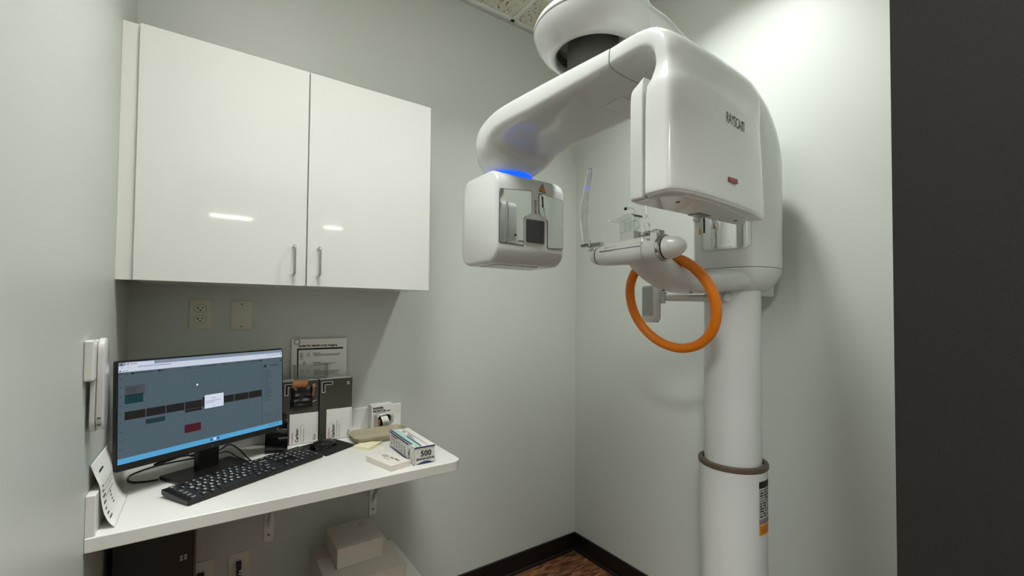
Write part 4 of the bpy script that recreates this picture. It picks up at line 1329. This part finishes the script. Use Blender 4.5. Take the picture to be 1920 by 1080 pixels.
k.prism([(-0.896, 1.825), (-0.866, 1.8235), (-0.881, 1.855)], 0, 0.0006, M['ink'], FM)
k.prism([(-0.8925, 1.8275), (-0.8695, 1.8260), (-0.881, 1.850)], 0, 0.0010, M['yellow_sign'], FM)
for i in range(8):
    a = 2 * PI * i / 8
    k.add([(-0.881 + 0.0010 * cos(a + .6), 1.8345 + 0.001 * sin(a + .6), 0.0013), (-0.881 + 0.0052 * cos(a), 1.8345 + 0.0052 * sin(a), 0.0013), (-0.881 + 0.0010 * cos(a - .6), 1.8345 + 0.001 * sin(a - .6), 0.0013)], [(0, 1, 2)], M['ink'], FM)
sub(k.build('laser_sign', smooth=False), det)['label'] = 'orange laser warning triangle'
k = MB()
Fv = FM @ Matrix.Translation((-0.9165, 1.792, 0.0006)) @ Matrix.Rotation(-PI / 2, 4, 'Z')
k.text('RAYSCA', 0.0125, M['ink'], Fv, bold=0.012, width=0.037)
k.quad(0.0388, 0, 0.0408, 0.0088, 0, M['ink'], Fv); k.quad(0.0388, 0.007, 0.0455, 0.0088, 0, M['ink'], Fv); k.quad(0.0437, 0, 0.0457, 0.0085, 0, M['ink'], Fv)
sub(k.build('brand_lettering', smooth=False), det)
sub(MB().prism(rrect(0.005, 0.038, 0.002, 3), 0, 0.0022, M['slot'], FM @ Matrix.Translation((-0.8815, 1.790, 0))).build('laser_slot'), det)
sub(MB().box((-0.955, -0.69, 1.5665), (-0.895, -0.64, 1.5685), M['window_dark']).build('bottom_vent'), det)
sub(MB().box((-1.03, -0.71, 1.5655), (-0.85, -0.60, 1.5690), GR).build('bottom_plate', bevel=0.001), det)
# glowing ring between the neck and the detector
X_(MB().lathe([(0.0, 1.8890), (0.078, 1.8890), (0.087, 1.8910), (0.087, 1.8945), (0.080, 1.8965), (0.0, 1.8965)], M['blue_led'], Matrix.Translation((-0.944, -0.650, 0)), 56).build('light_ring'))['label'] = 'glowing blue light ring'

# patient support arm
def sup(x, z, hy, ht, tilt, e=2.8):
    t_ = rad(tilt)
    tx, tz = sin(t_), cos(t_)
    return [(x + q_[1] * tx, CY + 0.0 + q_[0], z + q_[1] * tz) for q_ in sell(hy, ht, e, 40)]
stn = [(-0.25, 1.522, 0.095, 0.038, 0), (-0.33, 1.521, 0.103, 0.041, 0), (-0.40, 1.517, 0.090, 0.040, 0), (-0.47, 1.510, 0.074, 0.038, 3), (-0.56, 1.509, 0.070, 0.037, 10),
       (-0.64, 1.526, 0.067, 0.035, 22), (-0.70, 1.552, 0.066, 0.033, 30), (-0.755, 1.583, 0.064, 0.028, 30), (-0.785, 1.598, 0.060, 0.020, 25)]
rings = [sup(*s_) for s_ in interp(stn, 4)]
sa = X_(MB().loft(rings, WH).build('support_arm', angle=60))
for x_, y_, z_ in ((-0.665, -1.08, 1.5045), (-0.60, -1.06, 1.4795), (-0.55, -1.13, 1.4735), (-0.56, -1.04, 1.474)):
    sub(MB().lathe([(0.006, 0), (0.006, 0.003)], M['seam'], Matrix.Translation((x_, y_, z_ - 0.002)), 12).build('screw'), sa)
# chin bar along y with end caps
BX, BZ = -0.79, 1.588
def bar(y, rx, rz_, dz=0): return [(BX + q_[0], y, BZ + dz + q_[1]) for q_ in sell(rx, rz_, 2.4, 36)]
X_(MB().loft([bar(-0.945, 0.020, 0.016), bar(-0.952, 0.030, 0.027), bar(-0.985, 0.034, 0.033), bar(-1.06, 0.036, 0.036), bar(-1.14, 0.036, 0.036), bar(-1.152, 0.035, 0.035), bar(-1.195, 0.033, 0.033)], WH).build('chin_bar', angle=60))
X_(MB().loft([bar(-1.149, 0.0366, 0.0366), bar(-1.1515, 0.0366, 0.0366)], GR, caps=False).build('bar_seam'))
X_(MB().box((BX - 0.0368, -1.148, BZ + 0.0085), (BX - 0.034, -0.99, BZ + 0.0098), M['seam']).build('cover_seam'))
X_(MB().loft([bar(-0.962, 0.0315, 0.0300), bar(-0.966, 0.0325, 0.0310)], M['seam'], caps=False).build('end_seam'))
X_(MB().lathe([(0.0, 0), (0.012, 0.0), (0.020, 0.003), (0.024, 0.010), (0.025, 0.018)], WH, frame((BX, -0.930, BZ), (1, 0, 0), (0, 0, 1)) @ Matrix.Rotation(0, 4, 'X'), 28).build('end_cap'))
cr = X_(MB().lathe([(0.030, 0), (0.0375, 0.001), (0.0385, 0.004), (0.0385, 0.012), (0.036, 0.015), (0.030, 0.015)], M['chrome'], frame((BX, -1.197, BZ), (1, 0, 0), (0, 0, 1)), 40).build('chrome_ring'))
cr['label'] = 'chrome ring round bar end'
X_(MB().lathe([(0.0305, 0), (0.0325, 0.002), (0.0325, 0.003), (0.0305, 0.004)], M['slot'], frame((BX, -1.211, BZ), (1, 0, 0), (0, 0, 1)), 40).build('ring_gasket'))
kn = X_(MB().lathe([(0.032, 0), (0.0325, 0.006), (0.031, 0.018), (0.027, 0.032), (0.020, 0.045), (0.012, 0.053), (0.004, 0.057), (0.0, 0.0575)], W2, frame((BX, -1.214, BZ), (1, 0, 0), (0, 0, 1)), 40).build('temple_knob', angle=60))
kk = MB()
Fd = frame((BX - 0.0262, -1.2432, BZ), (0.42, -0.90, 0), (0, 0, 1))
kk.loft([[(p[0] * s2, p[1] * s2, zz) for p in sell(0.0105, 0.0048, 2, 28)] for s2, zz in ((1.0, -0.004), (1.0, 0.0006), (0.86, 0.0012), (0.7, 0.0002), (0.3, -0.0006))], W2, Fd)
sub(kk.build('finger_dimple', angle=60), kn)
# raised saddle and chin post
k = MB()
k.loft([[(BX + q_[0], -1.08 + q_[1], z_) for q_ in rrect(a_, b_, 0.012)] for a_, b_, z_ in ((0.066, 0.165, 1.606), (0.060, 0.155, 1.619), (0.056, 0.148, 1.623), (0.040, 0.070, 1.6235))], W2)
X_(k.build('saddle', bevel=0.003))
ps = X_(MB().box((BX - 0.017, -1.110, 1.623), (BX + 0.017, -1.053, 1.650), W2).build('chin_post', bevel=0.003))
k = MB()
for ya, yb in ((-1.110, -1.1065), (-1.0565, -1.053), (-1.091, -1.088), (-1.076, -1.073)):
    k.box((BX - 0.016, ya, 1.652), (BX + 0.016, yb, 1.686), M['sheet'])
k.box((BX - 0.0165, -1.110, 1.652), (BX - 0.0145, -1.053, 1.686), M['sheet'])
X_(k.build('clear_sleeve', bevel=0.0005))['label'] = 'clear chin sleeve'
lip = spline([(-1.012, 1.690), (-1.03, 1.6885), (-1.055, 1.690), (-1.08, 1.696), (-1.10, 1.698), (-1.112, 1.692), (-1.116, 1.684)], 5)
k = MB()
k.loft([[(BX + dx_, q_[0], q_[1] + s2) for dx_, s2 in ((-0.022, 0), (0.022, 0), (0.022, 0.004), (-0.022, 0.004))] for q_ in lip], M['clear'])
X_(k.build('chin_lip', angle=50))['label'] = 'clear curved chin rest plate'
X_(MB().tube(spline([(BX - 0.01, -1.108, 1.680), (BX - 0.012, -1.116, 1.676), (BX - 0.014, -1.124, 1.664), (BX - 0.014, -1.122, 1.655), (BX - 0.013, -1.114, 1.652)], 5), 0.0028, M['clear'], n=10).build('side_hook'))
bt = X_(MB().tube(spline([(BX, -1.098, 1.697), (BX, -1.096, 1.710), (BX, -1.088, 1.720), (BX, -1.074, 1.7245), (BX, -1.066, 1.7245)], 6), 0.0030, M['clear'], n=10).build('bite_rod'))
sub(MB().lathe([(0.003, 0), (0.0045, 0.001), (0.0045, 0.007), (0.003, 0.008)], M['ink'], frame((BX, -1.061, 1.7245), (1, 0, 0), (0, 0, 1)) @ Matrix.Rotation(0, 4, 'Z'), 14).build('bite_tip'), bt)
# temple supports: clear curved blades in chrome clamps
def blade(Lp, Rp):
    a, b_ = spline(Lp, 6), spline(Rp, 6)
    rings = []
    for p_, q_ in zip(a, b_):
        rings.append([(BX - 0.004, p_[0], p_[1]), (BX + 0.004, p_[0], p_[1]), (BX + 0.004, q_[0], q_[1]), (BX - 0.004, q_[0], q_[1])])
    return MB().loft(rings, M['clear'])
k = blade([(-0.882, 1.630), (-0.877, 1.67), (-0.868, 1.72), (-0.870, 1.77), (-0.884, 1.825), (-0.898, 1.87), (-0.904, 1.887), (-0.908, 1.891)],
          [(-0.916, 1.630), (-0.908, 1.66), (-0.898, 1.70), (-0.899, 1.76), (-0.906, 1.815), (-0.915, 1.85), (-0.919, 1.877), (-0.914, 1.890)])
t1 = X_(k.build('temple_blade', bevel=0.0015, angle=60))
t1['label'] = 'clear plastic temple blade, far side'
k = blade([(-1.140, 1.640), (-1.136, 1.66), (-1.128, 1.70), (-1.122, 1.75), (-1.120, 1.80), (-1.122, 1.85), (-1.128, 1.88)],
          [(-1.158, 1.640), (-1.153, 1.66), (-1.143, 1.70), (-1.138, 1.75), (-1.136, 1.80), (-1.134, 1.85), (-1.130, 1.881)])
t2 = X_(k.build('temple_blade', bevel=0.0015, angle=60))
t2['label'] = 'clear plastic temple blade, near side'
CH = M['chrome']
k = MB()
k.tube([(BX, -0.873, 1.632), (BX, -0.920, 1.630)], 0.0055, CH, n=14)
k.box((BX - 0.008, -0.968, 1.622), (BX + 0.008, -0.912, 1.634), CH)
k.lathe([(0.010, 0), (0.010, 0.010)], CH, Matrix.Translation((BX, -0.915, 1.624)), 18)
k.lathe([(0.0, 0), (0.006, 0), (0.011, 0.003), (0.011, 0.009), (0.004, 0.011)], W2, Matrix.Translation((BX, -0.915, 1.610)), 18)
X_(k.build('blade_clamp', bevel=0.0012))['label'] = 'chrome clamp, far side'
k = MB()
k.tube([(BX, -1.135, 1.636), (BX, -1.200, 1.634)], 0.0055, CH, n=14)
k.lathe([(0.010, 0), (0.011, 0.002), (0.011, 0.011), (0.009, 0.013)], CH, Matrix.Translation((BX, -1.149, 1.630)), 18)
k.lathe([(0.008, 0), (0.009, 0.002), (0.009, 0.011), (0.007, 0.013)], CH, Matrix.Translation((BX - 0.004, -1.178, 1.631)), 18)
k.lathe([(0.0, 0), (0.006, 0), (0.012, 0.003), (0.012, 0.008), (0.004, 0.010)], W2, Matrix.Translation((BX - 0.02, -1.172, 1.612)), 18)
k.box((BX - 0.03, -1.200, 1.606), (BX - 0.005, -1.178, 1.630), W2)
k.box((BX - 0.012, -1.196, 1.626), (BX + 0.012, -1.164, 1.640), CH)
k.lathe([(0.012, 0), (0.013, 0.002), (0.013, 0.008), (0.011, 0.010)], CH, Matrix.Translation((BX - 0.012, -1.142, 1.628)), 18)
X_(k.build('blade_clamp', bevel=0.0012))['label'] = 'chrome clamp, near side'
# orange hand ring
rc = Vector((-0.595, -1.082, 1.438))
d1 = Vector((0, 1, 0)); d2 = Vector((sin(0.343), 0, -cos(0.343)))
rp_ = [rc + (d1 * cos(2 * PI * i / 72) + d2 * sin(2 * PI * i / 72)) * 0.158 for i in range(72)]
X_(MB().tube(rp_, 0.0158, M['orange'], n=20, closed=True).build('hand_ring', angle=80))['label'] = 'orange hand grip ring'
# small control screen on its tube
k = MB()
k.tube([(-0.30, -1.085, 1.460), (-0.455, -0.965, 1.462)], 0.0125, W2, n=20)
k.lathe([(0.012, 0), (0.015, 0.002), (0.015, 0.010), (0.012, 0.012)], WH, frame((-0.338, -1.128, 1.461), (0.88, -0.47, 0), (0, 0, 1)), 22)
X_(k.build('screen_tube', angle=50))
Fs = frame((-0.474, -0.902, 1.441), (-0.33, -0.94, 0), (0.0, 0.0, 1))
k = MB()
k.loft([[(p[0], p[1], z_) for p in rrect(w, h2, 0.014)] for w, h2, z_ in ((0.084, 0.138, 0.0), (0.088, 0.142, -0.004), (0.088, 0.142, -0.022), (0.074, 0.128, -0.030))], WH, Fs)
k.box((-0.02, 0.0, -0.055), (0.03, 0.045, -0.02), WH, Fs)
ts = X_(k.build('control_screen', angle=50))
sub(MB().prism(rrect(0.068, 0.108, 0.003), 0.0, 0.0009, M['disp'], Fs @ Matrix.Translation((-0.002, 0.008, 0))).build('display'), ts)['label'] = 'grey switched-off display'

# ------------------------------------------------------------------ lamps and added hall fill
def lamp(name, label, cat, x, y, w, d, power, group=None, col=(0.965, 0.99, 1.0), spread=rad(135)):
    t = thing(name, label, cat, (x, y, ZC), 0, group)
    k = MB()
    k.box((-w / 2 - 0.02, -d / 2 - 0.02, -0.012), (w / 2 + 0.02, d / 2 + 0.02, 0.0), M['white_lac'])
    k.build('frame', t, bevel=0.002)
    MB().box((-w / 2, -d / 2, -0.014), (w / 2, d / 2, -0.0125), M['lamp']).build('diffuser', t)
    l = bpy.data.lights.new('lamp_light', 'AREA')
    l.shape = 'RECTANGLE'
    l.size = w
    l.size_y = d
    l.energy = power
    l.color = col
    l.spread = spread
    o = bpy.data.objects.new('lamp_light', l)
    C.objects.link(o)
    o.location = (x, y, ZC - 0.016)
    return t
lamp('ceiling_light', 'small square ceiling light above the arm of the x-ray machine', 'lamp', -0.52, -1.05, 0.12, 0.12, 11, spread=rad(122))
lamp('ceiling_light', 'large square ceiling panel light just inside the doorway', 'lamp', -1.60, -1.12, 0.50, 0.50, 11, spread=rad(112))
lamp('ceiling_light', 'unseen square fill light added in the hall left of the doorway', 'lamp', -3.5, -3.0, 0.60, 0.60, 115, spread=PI)  # added out of view to brighten the lower right wall and column
def tube_lamp(label, x, y, ln):
    t = thing('tube_light', label, 'lamp', (x, y, ZC - 0.02), 0, 'hall tube lights')
    MB().box((-ln / 2, -0.05, -0.005), (ln / 2, 0.05, 0.02), M['white_lac']).build('housing', t, bevel=0.004)
    MB().tube([(-ln / 2 + 0.02, 0, -0.03), (ln / 2 - 0.02, 0, -0.03)], 0.014, emis('tube_glow', 255, 253, 245, 45), n=14).build('tube', t)
tube_lamp('bright tube light in the hall, left one', -1.50, -7.45, 0.62)
tube_lamp('bright tube light in the hall, right one', 0.21, -7.42, 0.52)
l = bpy.data.lights.new('hall_fill', 'AREA')  # added fill without a fixture, brightens the low part of the room
l.shape = 'RECTANGLE'
l.size = 2.4
l.size_y = 0.8
l.energy = 95
l.color = (0.97, 0.99, 1.0)
o = bpy.data.objects.new('hall_fill', l)
C.objects.link(o)
o.location = (-0.75, -2.55, ZC - 0.02)

# ------------------------------------------------------------------ world, camera, view
w = bpy.data.worlds.new('World')
S.world = w
w.use_nodes = True
bg = w.node_tree.nodes['Background']
bg.inputs['Color'].default_value = (0.9, 0.95, 1.0, 1)
bg.inputs['Strength'].default_value = 0.05
f, cy, yw, pt, rl, cx0 = 826.2924, 563.5059, rad(34.9857), rad(1.4423), rad(0.4771), 961.7972
fwd = Vector((sin(yw) * cos(pt), cos(yw) * cos(pt), sin(pt)))
rt = Vector((cos(yw), -sin(yw), 0))
up = rt.cross(fwd)
rt2 = rt * cos(rl) + up * sin(rl)
up2 = -rt * sin(rl) + up * cos(rl)
cam = bpy.data.cameras.new('camera')
co = bpy.data.objects.new('camera', cam)
C.objects.link(co)
co.matrix_world = Matrix(((rt2.x, up2.x, -fwd.x, -1.8428), (rt2.y, up2.y, -fwd.y, -1.97), (rt2.z, up2.z, -fwd.z, 1.4059), (0, 0, 0, 1)))
cam.sensor_fit = 'HORIZONTAL'
cam.sensor_width = 36.0
cam.lens = f * 36.0 / 1920.0
cam.shift_y = (cy - 540.0) / 1920.0
cam.shift_x = -(cx0 - 960.0) / 1920.0
cam.clip_start = 0.01
S.camera = co
S.view_settings.view_transform = 'Standard'
S.view_settings.look = 'None'
S.view_settings.gamma = 1.0
S.view_settings.use_curve_mapping = False
S.view_settings.exposure = 0.1
